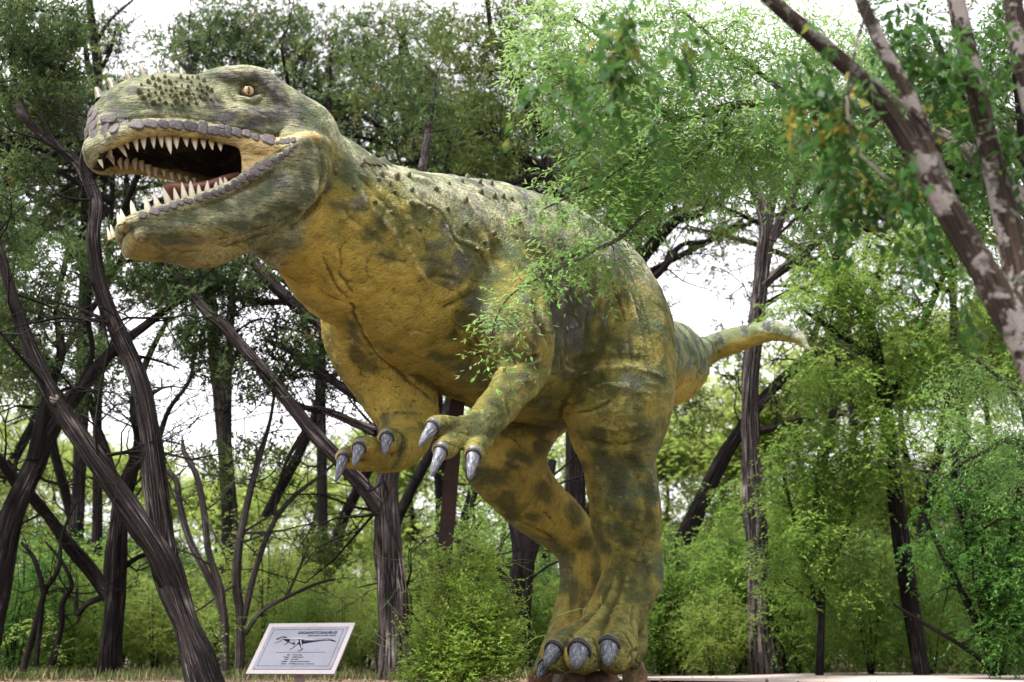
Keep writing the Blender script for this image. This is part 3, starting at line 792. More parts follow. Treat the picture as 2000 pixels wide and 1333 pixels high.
for row, w0 in ((UPT, .074), (LOT, .070)):
    for i, (r, t) in enumerate(row):
        u0 = hp(*r, .36)[0]
        if row is UPT:
            s = float(np.clip(np.interp(u0, HWU, HWV) - .075, .06, .37)); s = min(s, max(.06, (UE - u0) * 1.1))
        else:
            s = float(np.interp(u0, ju, jw) - .075); s = max(.03, s)
        a = hp(*r, s); b = hp(*t, s)
        L = math.hypot(a[0] - b[0], a[1] - b[1])
        w = w0 * (.55 + .45 * min(1, L / .16)) * 1.05
        tooth(a, b, s, s, w)
        k = .62 if row is UPT else 1.0
        tooth(a, (a[0] + (b[0] - a[0]) * k, a[1] + (b[1] - a[1]) * k), -s, -s, w * .8)

def horn_material(name, a, b, dark, streak=70):
    T = NT(name); p = T.pos()
    g = T.noise(T.mapping(p, (streak, streak, 5)), 1, 4, .6)
    n = T.noise(p, 30, 3)
    c = T.mix(T.ramp(g, .38, .62), a, b)
    c = T.mix(T.ramp(T.math('ADD', g, T.math('MULTIPLY', n, .4)), .78, .88), c, dark)
    return T.finish(c, .45, T.bump(g, .5, .01), .4)
CLAWM = horn_material('claw_horn', (.05, .055, .072), (.16, .17, .20), (.32, .335, .365))
HORNM = horn_material('brow_horn', (.16, .135, .075), (.085, .072, .042), (.24, .215, .15), 40)
CUTM = NT('claw_bed'); CUTM = CUTM.finish((.028, .025, .020), .6)
CLAWS = [((846, 834), (815, 867), 30, 11.74), ((862, 880), (840, 926), 30, 11.68), ((925, 888), (916, 933), 32, 11.72),
         ((671, 895), (654, 937), 26, 12.45), ((702, 875), (690, 907), 29, 12.36), ((756, 856), (750, 885), 30, 12.56),
         ((1083, 1270), (1064, 1296), 36, 13.14), ((1132, 1270), (1120, 1300), 44, 12.9), ((1190, 1262), (1183, 1297), 42, 13.02),
         ((1064, 1302), (1050, 1318), 26, 14.3)]
for i, (r, t, w, y) in enumerate(CLAWS):
    q, n = hit(*r)
    yy = min(y, (q[1] if q is not None else y))
    A = P(*r, yy + .02); B = P(*t, yy - .16)
    L = float(np.linalg.norm(B - A)); wm = px_size(w, A) * (1.22 if i > 5 else 1.1)
    hc = horn_mesh('claw', L * 1.08, wm, .14, 12, 9, .85, .30 if i > 5 else .22, i, .03)
    place('claw', hc, frame_mat(A - unit(B - A) * .03, B - A, (0, 0.3, -1)), CLAWM)
    V = []; F = []
    for a_ in range(16):
        for b_ in range(6):
            th, ph = a_ / 16 * 2 * math.pi, b_ / 6 * 2 * math.pi
            rr = wm * .47 + wm * .06 * math.cos(ph)
            V.append((rr * math.cos(th), rr * .88 * math.sin(th), wm * .12 * math.sin(ph)))
            F.append((a_ * 6 + b_, (a_ + 1) % 16 * 6 + b_, (a_ + 1) % 16 * 6 + (b_ + 1) % 6, a_ * 6 + (b_ + 1) % 6))
    place('claw_bed', mesh_from('claw_bed', V, F), frame_mat(A + unit(B - A) * .012, B - A, (0, 0.3, -1)), CUTM)

# horns along the middle of the snout
for r, t in (((197, 182), (190, 170)), ((224, 167), (217, 152)), ((259, 154), (248, 136)), ((288, 152), (279, 128)), ((320, 152), (311, 130)), ((360, 152), (357, 132)), ((403, 150), (404, 134))):
    a, b = hp(*r, .02), hp(*t, .0)
    A = HO + HF * a[0] + HS * .03 + HU * (a[1] - .065); B = HO + HF * b[0] + HU * b[1]
    L = float(np.linalg.norm(B - A))
    place('snout_horn', horn_mesh('snout_horn', L * 1.02, .092, .10, 10, 6, .85, .30, int(r[0]), .03), frame_mat(A, B - A, HF), HORNM)

# lip scales: flat pads lying on the lip
def pad_mesh(name, seed):
    rr = random.Random(seed); V = []; F = []; n = 12
    rad = [1 + rr.uniform(-.13, .13) for _ in range(n)]
    for k, (s, h) in enumerate(((1.0, -.5), (.97, .15), (.80, .50), (.45, .62))):
        for j in range(n):
            a = 2 * math.pi * j / n
            c, d = math.cos(a), math.sin(a)
            sq = 1 / max(.78, (abs(c) ** 3.2 + abs(d) ** 3.2) ** (1 / 3.2))
            V.append((c * s * rad[j] * sq, d * s * rad[j] * sq, h + rr.uniform(-.05, .05) * (k > 1)))
    V.append((0, 0, .60))
    for k in range(3):
        for j in range(n): F.append((k * n + j, k * n + (j + 1) % n, (k + 1) * n + (j + 1) % n, (k + 1) * n + j))
    for j in range(n): F.append((3 * n + j, 3 * n + (j + 1) % n, len(V) - 1))
    return mesh_from(name, V, F)
def pad_material():
    T = NT('lip_scale_paint'); p = T.pos()
    oi = T.n('ShaderNodeObjectInfo').outputs['Random']
    n = T.noise(p, 1.6, 4, .65)
    c = T.mix(oi, (.082, .068, .068), (.044, .037, .042))
    c = T.mix(T.ramp(n, .48, .75), c, (.18, .16, .145))
    c = T.mix(T.ramp(n, .42, .28), c, (.055, .048, .058))
    return T.finish(c, .6, T.bump(n, .5, .03), .35)
PADS = [pad_mesh('lip_scale', i) for i in range(5)]
PADM = pad_material()
UPS = [(320, 440, 85, 45), (240, 425, 55, 40), (240, 470, 55, 45), (300, 505, 50, 55), (243, 525, 50, 60), (355, 495, 50, 45), (410, 470, 50, 60), (425, 432, 35, 22), (485, 470, 80, 50), (565, 468, 75, 45), (635, 470, 55, 45),
       (705, 475, 80, 55), (790, 482, 75, 55), (857, 490, 55, 75), (920, 505, 65, 55), (965, 485, 35, 25), (968, 522, 35, 40), (1003, 512, 35, 65), (1052, 518, 55, 45), (1110, 522, 45, 40), (1157, 545, 45, 40),
       (1230, 557, 75, 50), (1280, 578, 20, 20), (1308, 570, 40, 35), (1338, 565, 30, 35), (1368, 560, 30, 28), (200, 550, 30, 55), (206, 500, 25, 50), (214, 450, 25, 45), (225, 400, 40, 36), (240, 362, 40, 30), (255, 335, 35, 22),
       (520, 985, 45, 40), (585, 965, 60, 40), (640, 950, 55, 35), (690, 930, 45, 38), (730, 915, 45, 32), (775, 905, 48, 32), (835, 890, 50, 36), (885, 875, 55, 40), (930, 860, 42, 36), (965, 848, 42, 36), (1005, 832, 42, 36),
       (1045, 812, 55, 50), (1085, 782, 40, 45), (1125, 775, 35, 35), (1110, 750, 40, 30), (1155, 742, 55, 45), (1180, 710, 60, 40), (1225, 690, 50, 45), (1272, 675, 45, 40), (1305, 655, 36, 36), (1330, 635, 36, 36), (1358, 615, 30, 30), (1383, 595, 25, 25)]
def zpx(X, Y): return 100 + X / 2.898, 80 + Y / 2.898
NB = 0
def on_skin(name, me, px, py, w, h, thick, mat, roll=0.0):
    q, n = hit(px, py)
    if q is None or q[1] > 19: return
    d = unit(ray(px, py))
    c = max(.35, abs(float(n @ d)))
    sx, sy = px_size(w / 2, q), px_size(h / 2, q)
    x = AX - n * float(AX @ n)
    fx = max(.4, float(np.linalg.norm(x)))              # a pad seen aslant is longer than it looks
    x = x + np.cross(n, x) * roll
    return place(name, me, frame_mat(q, n, x, (sx / fx, min(sy / max(.45, c), sy * 2), thick)), mat)
for i, (X, Y, w, h) in enumerate(UPS): on_skin('lip_scale', PADS[i % 5], *zpx(X, Y), w / 2.898 * 1.06, h / 2.898 * 1.06, .016, PADM)
# nubs on the snout and along the back
def nub_mesh(name, seed):
    rr = random.Random(seed); V = []; F = []; n = 8
    for k, (s, h) in enumerate(((1.0, -.4), (.74, .5), (.30, 1.1))):
        for j in range(n):
            a = 2 * math.pi * j / n
            V.append((math.cos(a) * s * rr.uniform(.85, 1.1) - .25 * h, math.sin(a) * s * rr.uniform(.85, 1.1), h))
    V.append((-.33, 0, 1.3))
    for k in range(2):
        for j in range(n): F.append((k * n + j, k * n + (j + 1) % n, (k + 1) * n + (j + 1) % n, (k + 1) * n + j))
    for j in range(n): F.append((2 * n + j, 2 * n + (j + 1) % n, len(V) - 1))
    return mesh_from(name, V, F)
NUBS = [nub_mesh('nub', i) for i in range(4)]
T = NT('nub_paint'); NUBM = T.finish(T.mix(T.n('ShaderNodeObjectInfo').outputs['Random'], (.055, .075, .035), (.10, .075, .032)), .55)
nr = random.Random(3); pts = [(500, 292, 20), (578, 353, 22), (770, 297, 20), (705, 320, 20), (705, 345, 18), (525, 325, 18), (648, 354, 15), (870, 332, 18), (905, 335, 11), (745, 370, 13), (552, 238, 16), (672, 237, 16), (610, 222, 13)]
for _ in range(900):
    x, y = nr.uniform(490, 910), nr.uniform(205, 370)
    if abs((y - 285) / 88) ** 2 + abs((x - 700) / 215) ** 2 > 1.05: continue
    if all(math.hypot(x - a, y - b) > 21 + c * .55 for a, b, c in pts): pts.append((x, y, nr.uniform(7, 14)))
for i, (x, y, w) in enumerate(pts): on_skin('nub', NUBS[i % 4], *zpx(x, y), w * 2 / 2.898, w * 1.6 / 2.898, .030 * w / 14, NUBM, nr.uniform(-.5, .5))
for i, (x, y) in enumerate([(152, 155), (295, 118), (303, 100), (405, 170), (388, 198), (447, 217), (487, 180), (552, 173), (255, 243), (475, 264), (567, 256), (368, 322), (570, 325), (458, 378), (665, 365), (698, 250), (768, 220), (720, 135), (678, 125), (840, 213),
        (870, 187), (935, 213), (943, 270), (1013, 288), (1062, 292), (1108, 300), (762, 358), (860, 440), (860, 308), (612, 470), (963, 540), (1015, 490), (1000, 220), (925, 570), (1180, 350), (1240, 330), (1150, 420)]):
    on_skin('nub', NUBS[i % 4], 600 + x / 2.778, 280 + y / 2.778, nr.uniform(9, 13), nr.uniform(8, 11), nr.uniform(.022, .038), NUBM, nr.uniform(-.4, .4))
# small plates along the crest of the neck
for i in range(12):
    x = 712 + i * 10
    q, n = hit(x, np.interp(x, [700, 760, 830], [312, 316, 322]) + 3)
    if q is not None: place('crest_plate', NUBS[i % 4], frame_mat(q, (0.1, 0.2, 1), -HF, (.075, .02, .030 + .012 * (i % 3))), HORNM)

# eye: ball, amber iris, slit pupil
def disc_cap(name, r, a0, a1, sx=1.0, n=24, m=6):
    V = []; F = []
    for i in range(m + 1):
        a = a0 + (a1 - a0) * i / m
        for j in range(n):
            t = 2 * math.pi * j / n
            V.append((r * math.sin(a) * math.cos(t) * sx, r * math.sin(a) * math.sin(t), r * math.sqrt(max(0, 1 - math.sin(a) ** 2 * (math.cos(t) ** 2 * sx * sx + math.sin(t) ** 2)))))
    for i in range(m):
        for j in range(n): F.append((i * n + j, (i + 1) * n + j, (i + 1) * n + (j + 1) % n, i * n + (j + 1) % n))
    return mesh_from(name, V, F)
EYEM = NT('eye_dark'); EYEM = EYEM.finish((.03, .022, .014), .12, None, .6)
T = NT('eye_amber'); EYEA = T.finish(T.mix(T.noise(T.pos(), 30, 3), (.34, .24, .06), (.22, .14, .035)), .12, None, .6)
PUP = NT('pupil_black'); PUP = PUP.finish((.008, .010, .018), .08, None, .6)
er = .068
for sg in (1, -1):
    u, v = hp(487, 179, .45)
    c = HO + HF * u + HS * sg * .415 + HU * v
    look = unit(HS * sg + HF * .22 - HU * .10)
    e = place('eye', disc_cap('eye', er, .02, 3.1), frame_mat(c, look, HF), EYEM)
    for nm, a0, a1, k, sx, mt in (('iris', .02, .62, 1.02, 1.0, EYEA), ('pupil', .02, .56, 1.035, .30, PUP)):
        o = obj(nm, disc_cap(nm, er * k, a0, a1, sx), mt); o.parent = e
# tongue
V = []; F = []
tp = [hp(x, y, 0) for x, y in ((455, 352), (425, 360), (390, 370), (355, 372), (330, 366), (318, 362))]
tw_ = [.17, .18, .17, .15, .11, .04]; th_ = [.06, .06, .055, .05, .045, .02]
TC = catmull(np.array([[a, b, w, t] for (a, b), w, t in zip(tp, tw_, th_)]), 4)
for a, b, w, t in TC:
    for j in range(12):
        q = 2 * math.pi * j / 12
        zz = math.sin(q) * t - (.02 if abs(math.cos(q)) < .3 and math.sin(q) > 0 else 0)
        V.append(tuple(HO + HF * a + HS * w * math.cos(q) + HU * (b + zz - .02)))
for i in range(len(TC) - 1):
    for j in range(12): F.append((i * 12 + j, i * 12 + (j + 1) % 12, (i + 1) * 12 + (j + 1) % 12, (i + 1) * 12 + j))
F.append(tuple(range(len(V) - 12, len(V))))
T = NT('tongue_paint'); nn = T.noise(T.pos(), 14, 4)
under(obj('tongue', mesh_from('tongue', V, F), T.finish(T.mix(nn, (.30, .13, .09), (.17, .075, .05)), .4, T.bump(nn, .5, .02))))
# ------------------------------------------------------------------ trees: fluted trunks, limbs, twigs and leaves, all mesh
def tube_arrays(C, r, sides=8, flute=0.0, seed=0, cap=True):
    # a bark tube along the points C (n,3) with radii r; returns verts, quads, and bark coordinates (around, along)
    C = np.asarray(C, float); r = np.asarray(r, float); n = len(C)
    T = np.gradient(C, axis=0); T /= np.linalg.norm(T, axis=1)[:, None] + 1e-9
    for _ in range(3): T[1:-1] = (T[:-2] + T[1:-1] * 2 + T[2:]) / 4
    T /= np.linalg.norm(T, axis=1)[:, None] + 1e-9
    ref = np.array([0.31, 0.94, 0.12]); A = np.cross(T, ref)
    A /= np.linalg.norm(A, axis=1)[:, None] + 1e-9
    B = np.cross(T, A)
    L = np.concatenate([[0], np.cumsum(np.linalg.norm(np.diff(C, axis=0), axis=1))])
    th = np.linspace(0, 2 * np.pi, sides, endpoint=False)
    rg = np.random.default_rng(seed)
    k = np.ones((n, sides))
    if flute > 0:
        ph = rg.random(6) * 6.28
        tw = L[:, None] * .5
        for i, m in enumerate((2, 3, 5, 8)):
            k += flute * (.9, .8, .7, .6)[i] * np.sin(m * (th[None] + tw * .3) + ph[i] + .5 * np.sin(L[:, None] * (.7 + .3 * i) + ph[i])) * .5
        nz_ = rg.normal(0, flute * .55, (n // 4 + 2, sides))
        ti = np.arange(n) / 4.0; i0 = ti.astype(int); fr = (ti - i0)[:, None]
        k += nz_[i0] * (1 - fr) + nz_[i0 + 1] * fr
    V = C[:, None, :] + (A[:, None, :] * np.cos(th)[None, :, None] + B[:, None, :] * np.sin(th)[None, :, None]) * (r[:, None] * k)[:, :, None]
    V = V.reshape(-1, 3)
    i = np.arange(n - 1)[:, None] * sides; j = np.arange(sides)[None]
    F = np.stack([i + j, i + (j + 1) % sides, i + sides + (j + 1) % sides, i + sides + j], -1).reshape(-1, 4)
    return V, F, np.tile(th, n), np.repeat(L, sides)
class Bark:
    def __init__(self): self.V = []; self.F = []; self.a = []; self.b = []; self.n = 0
    def add(self, C, r, sides=8, flute=0.0, seed=0):
        V, F, a, b = tube_arrays(C, r, sides, flute, seed)
        self.V.append(V); self.F.append(F + self.n); self.a.append(a); self.b.append(b); self.n += len(V)
    def mesh(self, name):
        me = mesh_np(name, np.vstack(self.V), np.vstack(self.F))
        a = np.concatenate(self.a); b = np.concatenate(self.b)
        fattr(me, 'bc', np.cos(a)); fattr(me, 'bs', np.sin(a)); fattr(me, 'bl', b)
        return me
def bark_material(name, dark, mid, light, lichen=None, fl=3.0):
    T = NT(name)
    cx = T.n('ShaderNodeCombineXYZ')
    T.l(T.attr('bc'), cx.inputs[0]); T.l(T.attr('bs'), cx.inputs[1]); T.l(T.math('MULTIPLY', T.attr('bl'), .16), cx.inputs[2])
    p = T.pos()
    pw = T.n('ShaderNodeVectorMath'); pw.operation = 'ADD'; T.l(cx.outputs[0], pw.inputs[0])
    sc = T.n('ShaderNodeVectorMath'); sc.operation = 'SCALE'; T.l(p, sc.inputs[0]); sc.inputs['Scale'].default_value = .06
    T.l(sc.outputs[0], pw.inputs[1])
    s1 = T.noise(pw.outputs[0], fl * 2.1, 7, .76, .12); s2 = T.noise(T.mapping(pw.outputs[0], (2.4, 2.4, 3.4), loc=(4, 2, 1)), fl, 5, .7, .1)
    strip = T.math('ADD', T.math('MULTIPLY', s1, .6), T.math('MULTIPLY', s2, .4))
    big = T.noise(p, 2.2, 3)
    fine = T.noise(p, 26, 4, .65)
    c = T.mix(T.ramp(strip, .46, .53), dark, mid)
    c = T.mix(T.ramp(T.math('ADD', strip, T.math('MULTIPLY', T.math('SUBTRACT', big, .5), .35)), .53, .64), c, light)
    if lichen is not None:
        lv = T.math('ADD', T.math('MULTIPLY', T.noise(p, 5.2, 3, .55, .4), .78), T.math('MULTIPLY', T.noise(p, 30.0, 4, .65), .22))
        lf = T.ramp(lv, .51, .56)
        strip = T.math('ADD', strip, T.math('MULTIPLY', lf, .25))
        c = T.mix(lf, c, T.mix(T.noise(p, 40, 3), lichen[0], lichen[1]))
        c = T.mix(T.ramp(T.noise(T.mapping(p, loc=(3, 1, 7)), 15, 4, .6), .56, .62), c, lichen[2])
    hh = T.math('ADD', T.math('MULTIPLY', strip, 1.6), T.math('MULTIPLY', fine, .4))
    return T.finish(c, .88, T.bump(hh, 1.0, .05), .15)
def leaf_material(name, cols, brown=None, gloss=.5, bright=1.0):
    T = NT(name)
    p = T.pos()
    rnd = T.attr('lr')
    big = T.noise(p, .9, 3)
    c = T.mix(T.ramp(rnd, .0, .7), cols[0], cols[1])
    c = T.mix(T.ramp(T.math('ADD', rnd, T.math('MULTIPLY', T.math('SUBTRACT', big, .5), 1.6)), .65, 1.1), c, cols[2])
    if brown is not None:
        c = T.mix(T.ramp(T.math('ADD', T.noise(p, 2.1, 3), T.math('MULTIPLY', rnd, .12)), .675, .74, 0, .85), c, brown)
    tr = T.mix(.5, c, tuple(min(.5, x * 1.7 * bright + .012) for x in cols[2]))
    return T.finish(c, gloss, None, .14, tr)
def rand_unit(rg, n):
    v = rg.normal(size=(n, 3)); return v / np.linalg.norm(v, axis=1)[:, None]
def blades(O, D, L, W, rg, fold=.25, roll=None):
    # leaf blades: kite of 4 corners from O along D, length L, width W; folded on the midrib
    n = len(O)
    X = np.cross(D, rand_unit(rg, n) if roll is None else roll); X /= np.linalg.norm(X, axis=1)[:, None] + 1e-9
    N = np.cross(X, D)
    L = L[:, None]; W = W[:, None]
    mid = O + D * L * .45 + N * W * fold * rg.uniform(-1, 1, (n, 1))
    V = np.stack([O, mid + X * W * .5, O + D * L + N * L * rg.uniform(-.12, .12, (n, 1)), mid - X * W * .5], 1).reshape(-1, 3)
    F = np.arange(4 * n).reshape(-1, 4)
    return V, F
def leaf_mesh(name, O, D, L, W, rg, rnd=None, roll=None):
    V, F = blades(O, D, L, W, rg, roll=roll)
    me = mesh_np(name, V, F, smooth=False)
    fattr(me, 'lr', np.repeat(rg.random(len(O)) if rnd is None else rnd, 4))
    return me
def connect(nodes, radii, pts, bark, rg, rmin=.006, sag=.0, sides=4, maxr=.03):
    # join every leaf cluster to the nearest wood, nearest first, with a thin crooked twig
    nodes = list(map(np.asarray, nodes)); NA = np.array(nodes)
    d = np.array([np.min(np.linalg.norm(NA - p, axis=1)) for p in pts])
    NA = list(NA)
    arr = np.array(NA)
    rad = list(radii)
    for i in np.argsort(d):
        p = pts[i]
        q = np.linalg.norm(arr - p, axis=1)
        k = int(np.argmin(q)); a = arr[k]; L = q[k]
        if L < .03: continue
        m1 = a + (p - a) * .35 + rg.normal(0, .07 * L, 3) + np.array([0, 0, .06 * L]); m2 = a + (p - a) * .7 + rg.normal(0, .08 * L, 3) + np.array([0, 0, -sag * L])
        r0 = max(rmin, min(maxr, rad[k] * .55, .004 + .011 * L)); r1 = rmin * .7
        C = np.array([a, m1, m2, p])
        bark.add(C, np.linspace(r0, r1, 4), sides)
        arr = np.vstack([arr, m1, m2, p]); rad += [r0 * .8, r0 * .6, r1]
def cloud_points(clouds, rg, dens=1.0):
    # clouds: rows of centre (3), radii (3), count
    out = []
    for c, r, n in clouds:
        n = max(1, int(n * dens))
        v = rand_unit(rg, n) * (rg.random((n, 1)) ** .40) * rg.uniform(.9, 1.4, (n, 1))
        out.append(np.asarray(c) + v * np.asarray(r))
    return np.vstack(out)
def juniper_leaves(pts, rg, sprigs=8, nb=8, size=.19, blade=(.060, .105), width=.024):
    n = len(pts) * sprigs
    base = np.repeat(pts, sprigs, 0) + rg.normal(0, size * .42, (n, 3))
    ax = rand_unit(rg, n) + np.array([0, 0, .45]); ax /= np.linalg.norm(ax, axis=1)[:, None]
    sh = np.repeat(np.clip(np.repeat(rg.random(len(pts)), sprigs) * .6 + rg.random(n) * .4, 0, 1), nb)
    O = np.repeat(base, nb, 0); A = np.repeat(ax, nb, 0)
    t = np.tile(np.linspace(0, 1, nb), n)[:, None] * rg.uniform(.6, 1.2, (n * nb, 1))
    O = O + A * t * size * .8
    D = A * .9 + rand_unit(rg, n * nb) * .75; D /= np.linalg.norm(D, axis=1)[:, None]
    L = rg.uniform(*blade, n * nb); W = rg.uniform(.7, 1.3, n * nb) * width
    return O, D, L, W, np.clip(sh + rg.normal(0, .12, len(sh)), 0, 1)
def broad_leaves(pts, rg, twigs=4, nl=9, tw=.26, leaf=(.045, .065), width=.4, droop=.35):
    n = len(pts) * twigs
    base = np.repeat(pts, twigs, 0) + rg.normal(0, .05, (n, 3))
    ax = rand_unit(rg, n) * np.array([1, 1, .6]) + np.array([0, 0, -droop * .3]); ax /= np.linalg.norm(ax, axis=1)[:, None]
    m = n * nl
    t = (np.tile(np.linspace(.08, 1, nl), n) * rg.uniform(.85, 1.15, m))[:, None]
    A = np.repeat(ax, nl, 0)
    O = np.repeat(base, nl, 0) + A * t * tw + np.array([0, 0, -1.0]) * droop * tw * t * t
    side = np.cross(A, [0, 0, 1.0]); side /= np.linalg.norm(side, axis=1)[:, None] + 1e-9
    sg = np.tile(np.where(np.arange(nl) % 2 == 0, 1.0, -1.0), n)[:, None]
    D = A * .55 + side * sg * .75 + np.array([0, 0, -1.0]) * rg.uniform(0, .7, (m, 1)) * droop * 1.6 + rand_unit(rg, m) * .35
    D /= np.linalg.norm(D, axis=1)[:, None]
    L = rg.uniform(*leaf, m); W = L * width * rg.uniform(.8, 1.2, m)
    roll = np.cross(np.tile([0, 0, 1.0], (m, 1)), D) + rand_unit(rg, m) * .45
    roll = np.cross(D, roll)
    sh = np.repeat(np.repeat(rg.random(len(pts)), twigs), nl) * .55 + rg.random(m) * .45
    return O, D, L, W, sh, roll, (base, ax, tw, droop)
JBARK = bark_material('juniper_bark', (.004, .0032, .003), (.034, .026, .024), (.26, .215, .21))
DBARK = bark_material('dark_bark', (.003, .0025, .0022), (.016, .012, .012), (.10, .082, .08))
GBARK = bark_material('grey_bark', (.018, .015, .014), (.075, .062, .058), (.20, .175, .168))
SBARK = bark_material('pale_juniper_bark', (.006, .005, .005), (.075, .060, .059), (.34, .29, .285))
TWIG = bark_material('twig_bark', (.05, .042, .036), (.13, .11, .10), (.26, .23, .21))
LBARK = bark_material('lichen_bark', (.022, .015, .011), (.065, .044, .032), (.12, .088, .07), ((.46, .40, .385), (.31, .275, .262), (.15, .155, .125)))
JLEAF = leaf_material('juniper_leaf', ((.016, .036, .016), (.046, .086, .028), (.10, .14, .042)), (.105, .052, .022), .6)
JLEAFB = leaf_material('juniper_leaf_pale', ((.028, .058, .016), (.080, .125, .030), (.16, .20, .055)), (.12, .065, .028), .6)
ELEAF = leaf_material('elm_leaf', ((.095, .245, .042), (.15, .36, .07), (.24, .46, .12)), None, .42, 1.15)
GLEAF = leaf_material('shrub_leaf', ((.062, .14, .020), (.13, .25, .036), (.23, .37, .070)), None, .45)
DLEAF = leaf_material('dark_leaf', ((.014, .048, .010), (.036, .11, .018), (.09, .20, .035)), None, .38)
HLEAF = leaf_material('hackberry_leaf', ((.012, .042, .012), (.028, .085, .018), (.07, .15, .028)), (.28, .20, .03), .32)
YLEAF = leaf_material('wood_leaf', ((.12, .20, .030), (.21, .32, .05), (.34, .44, .10)), None, .6)

def dot_thing(o, base):                 # a part whose mesh was built in place
    o.location = -Vector(base); return o
GSTALK = NT('green_stalk'); GSTALK = GSTALK.finish((.10, .17, .035), .6)
def tree(name, label, cat, limbs, clouds, leaves=None, bark=JBARK, leaf=JLEAF, group=None, sides=12, flute=.16, seed=0, twig=None, metric=False, tw_r=.006, sag=0.0, step=5, base=None, maxr=.03, dens=1.55, side_twigs=1.0, stalk=None):
    """limbs: rows (x, y, distance, radius in photograph pixels) unless metric; clouds: (x, y, distance, rx, ry, depth in metres, clusters)"""
    rg = np.random.default_rng(seed + 100)
    LB = []
    krg = np.random.default_rng(seed + 5)
    for l in limbs:
        if not metric:
            l = [[*P(*q[:3]), px_size(q[3] * .77, P(*q[:3]))] for q in l]
        C = catmull(np.array(l, float), step)
        C[:, 3] = np.maximum(C[:, 3], .004)
        w_ = np.interp(np.linspace(0, 1, len(C)), np.linspace(0, 1, max(2, len(C) // 4)), krg.normal(0, 1, max(2, len(C) // 4)))
        C[:, 3] *= 1 + .06 * w_
        LB.append(C)
    if base is None: base = (LB[0][0, 0], LB[0][0, 1], 0.0)
    root = empty(name, base, label=label, cat=cat, group=group)
    nodes = []; rad = []
    for i, C in enumerate(LB):
        b = Bark(); b.add(C[:, :3], C[:, 3], sides if i == 0 else max(6, sides - 3), flute, seed * 31 + i)
        dot_thing(obj('trunk' if i == 0 else 'branch', b.mesh('trunk'), bark, root), base)
        nodes += list(C[:, :3]); rad += list(C[:, 3])
    if side_twigs:
        b = Bark()
        for C in LB:
            n_ = int(side_twigs * (3 + 4 * min(1.5, len(C) / 40)))
            for _ in range(n_):
                i = rg.integers(int(len(C) * .25), len(C)); r = C[i, 3]
                t = unit(C[min(i + 1, len(C) - 1), :3] - C[i - 1, :3])
                def shoot(p, t, L, r, lev):
                    d = unit(t * .5 + rand_unit(rg, 1)[0] + np.array([0, 0, .25]))
                    Q = [p]
                    for s_ in range(4): d = unit(d + rg.normal(0, .28, 3)); Q.append(Q[-1] + d * L / 4)
                    b.add(np.array(Q), np.linspace(r, r * .25, 5), 4)
                    if lev:
                        for _k in range(3): shoot(Q[rg.integers(1, 5)], d, L * .55, r * .5, lev - 1)
                shoot(C[i, :3], t, rg.uniform(.5, 1.3) * (.6 + 9 * r), min(.022, max(.006, r * .35)), 2)
        o = dot_thing(obj('twigs', b.mesh('twigs'), twig or bark, root), base); o['kind'] = 'stuff'
    if clouds:
        cl = []
        for c in clouds:
            if metric: cl.append((c[0:3], c[3:6], int(c[6])))
            else:
                p = P(*c[:3]); cl.append((p, (px_size(c[3], p), c[5], px_size(c[4], p)), int(c[6])))
        pts = cloud_points([c for c in cl if c[2] > 0], rg, dens)
        bare = [(c, r, -n * 2) for c, r, n in cl if n < 0]     # leafless clouds: dead twigs only
        wood = np.vstack([pts, cloud_points(bare, rg)]) if bare else pts
        if bare: rad = [max(x, .020) for x in rad]
        b = Bark(); connect(nodes, rad, wood, b, rg, tw_r, sag, 4, maxr)
        tw = dot_thing(obj('twigs', b.mesh('twigs'), twig or bark, root), base); tw['kind'] = 'stuff'
        dat = (leaves or juniper_leaves)(pts, rg)
        me = leaf_mesh('crown', *dat[:4], rg, dat[4], dat[5] if len(dat) > 5 else None)
        dot_thing(obj('crown', me, leaf, root), base)
        if len(dat) > 6:                # the stalk that carries each spray of leaves
            b0, ax_, tl, dr = dat[6]
            k = len(b0); up_ = np.array([0, 0, -1.0]); sd = np.cross(ax_, [0.3, 0.2, 1]); sd /= np.linalg.norm(sd, axis=1)[:, None] + 1e-9
            w_ = max(.0012, tw_r * .45)
            p1 = b0 + ax_ * tl * .5 + up_ * dr * tl * .25; p2 = b0 + ax_ * tl + up_ * dr * tl
            SV = np.stack([b0 - sd * w_, b0 + sd * w_, p1 + sd * w_ * .7, p1 - sd * w_ * .7, p2, p2 + sd * 1e-4], 1).reshape(-1, 3)
            i6 = np.arange(k)[:, None] * 6
            SF = np.vstack([i6 + np.array([[0, 1, 2, 3]]), i6 + np.array([[3, 2, 5, 4]])])
            dot_thing(obj('leaf_stalks', mesh_np('leaf_stalks', SV, SF, False), stalk or GSTALK, root), base)['kind'] = 'stuff'
    return root
def copy_thing(src, loc, rotz, scale, label=None, group=None):
    r = src.copy(); COL.objects.link(r); r.location = loc; r.rotation_euler = (0, 0, rotz); r.scale = (scale,) * 3
    if label: r['label'] = label
    if group: r['group'] = group
    for ch in list(src.children):
        c = ch.copy(); COL.objects.link(c); c.parent = r
        for g in ch.children:
            d = g.copy(); COL.objects.link(d); d.parent = c
    return r
# ------------------------------------------------------------------ the trees of the photograph, each where it stands
JL = lambda **k: (lambda pts, rg: juniper_leaves(pts, rg, **k))
BL = lambda **k: (lambda pts, rg: broad_leaves(pts, rg, **k))
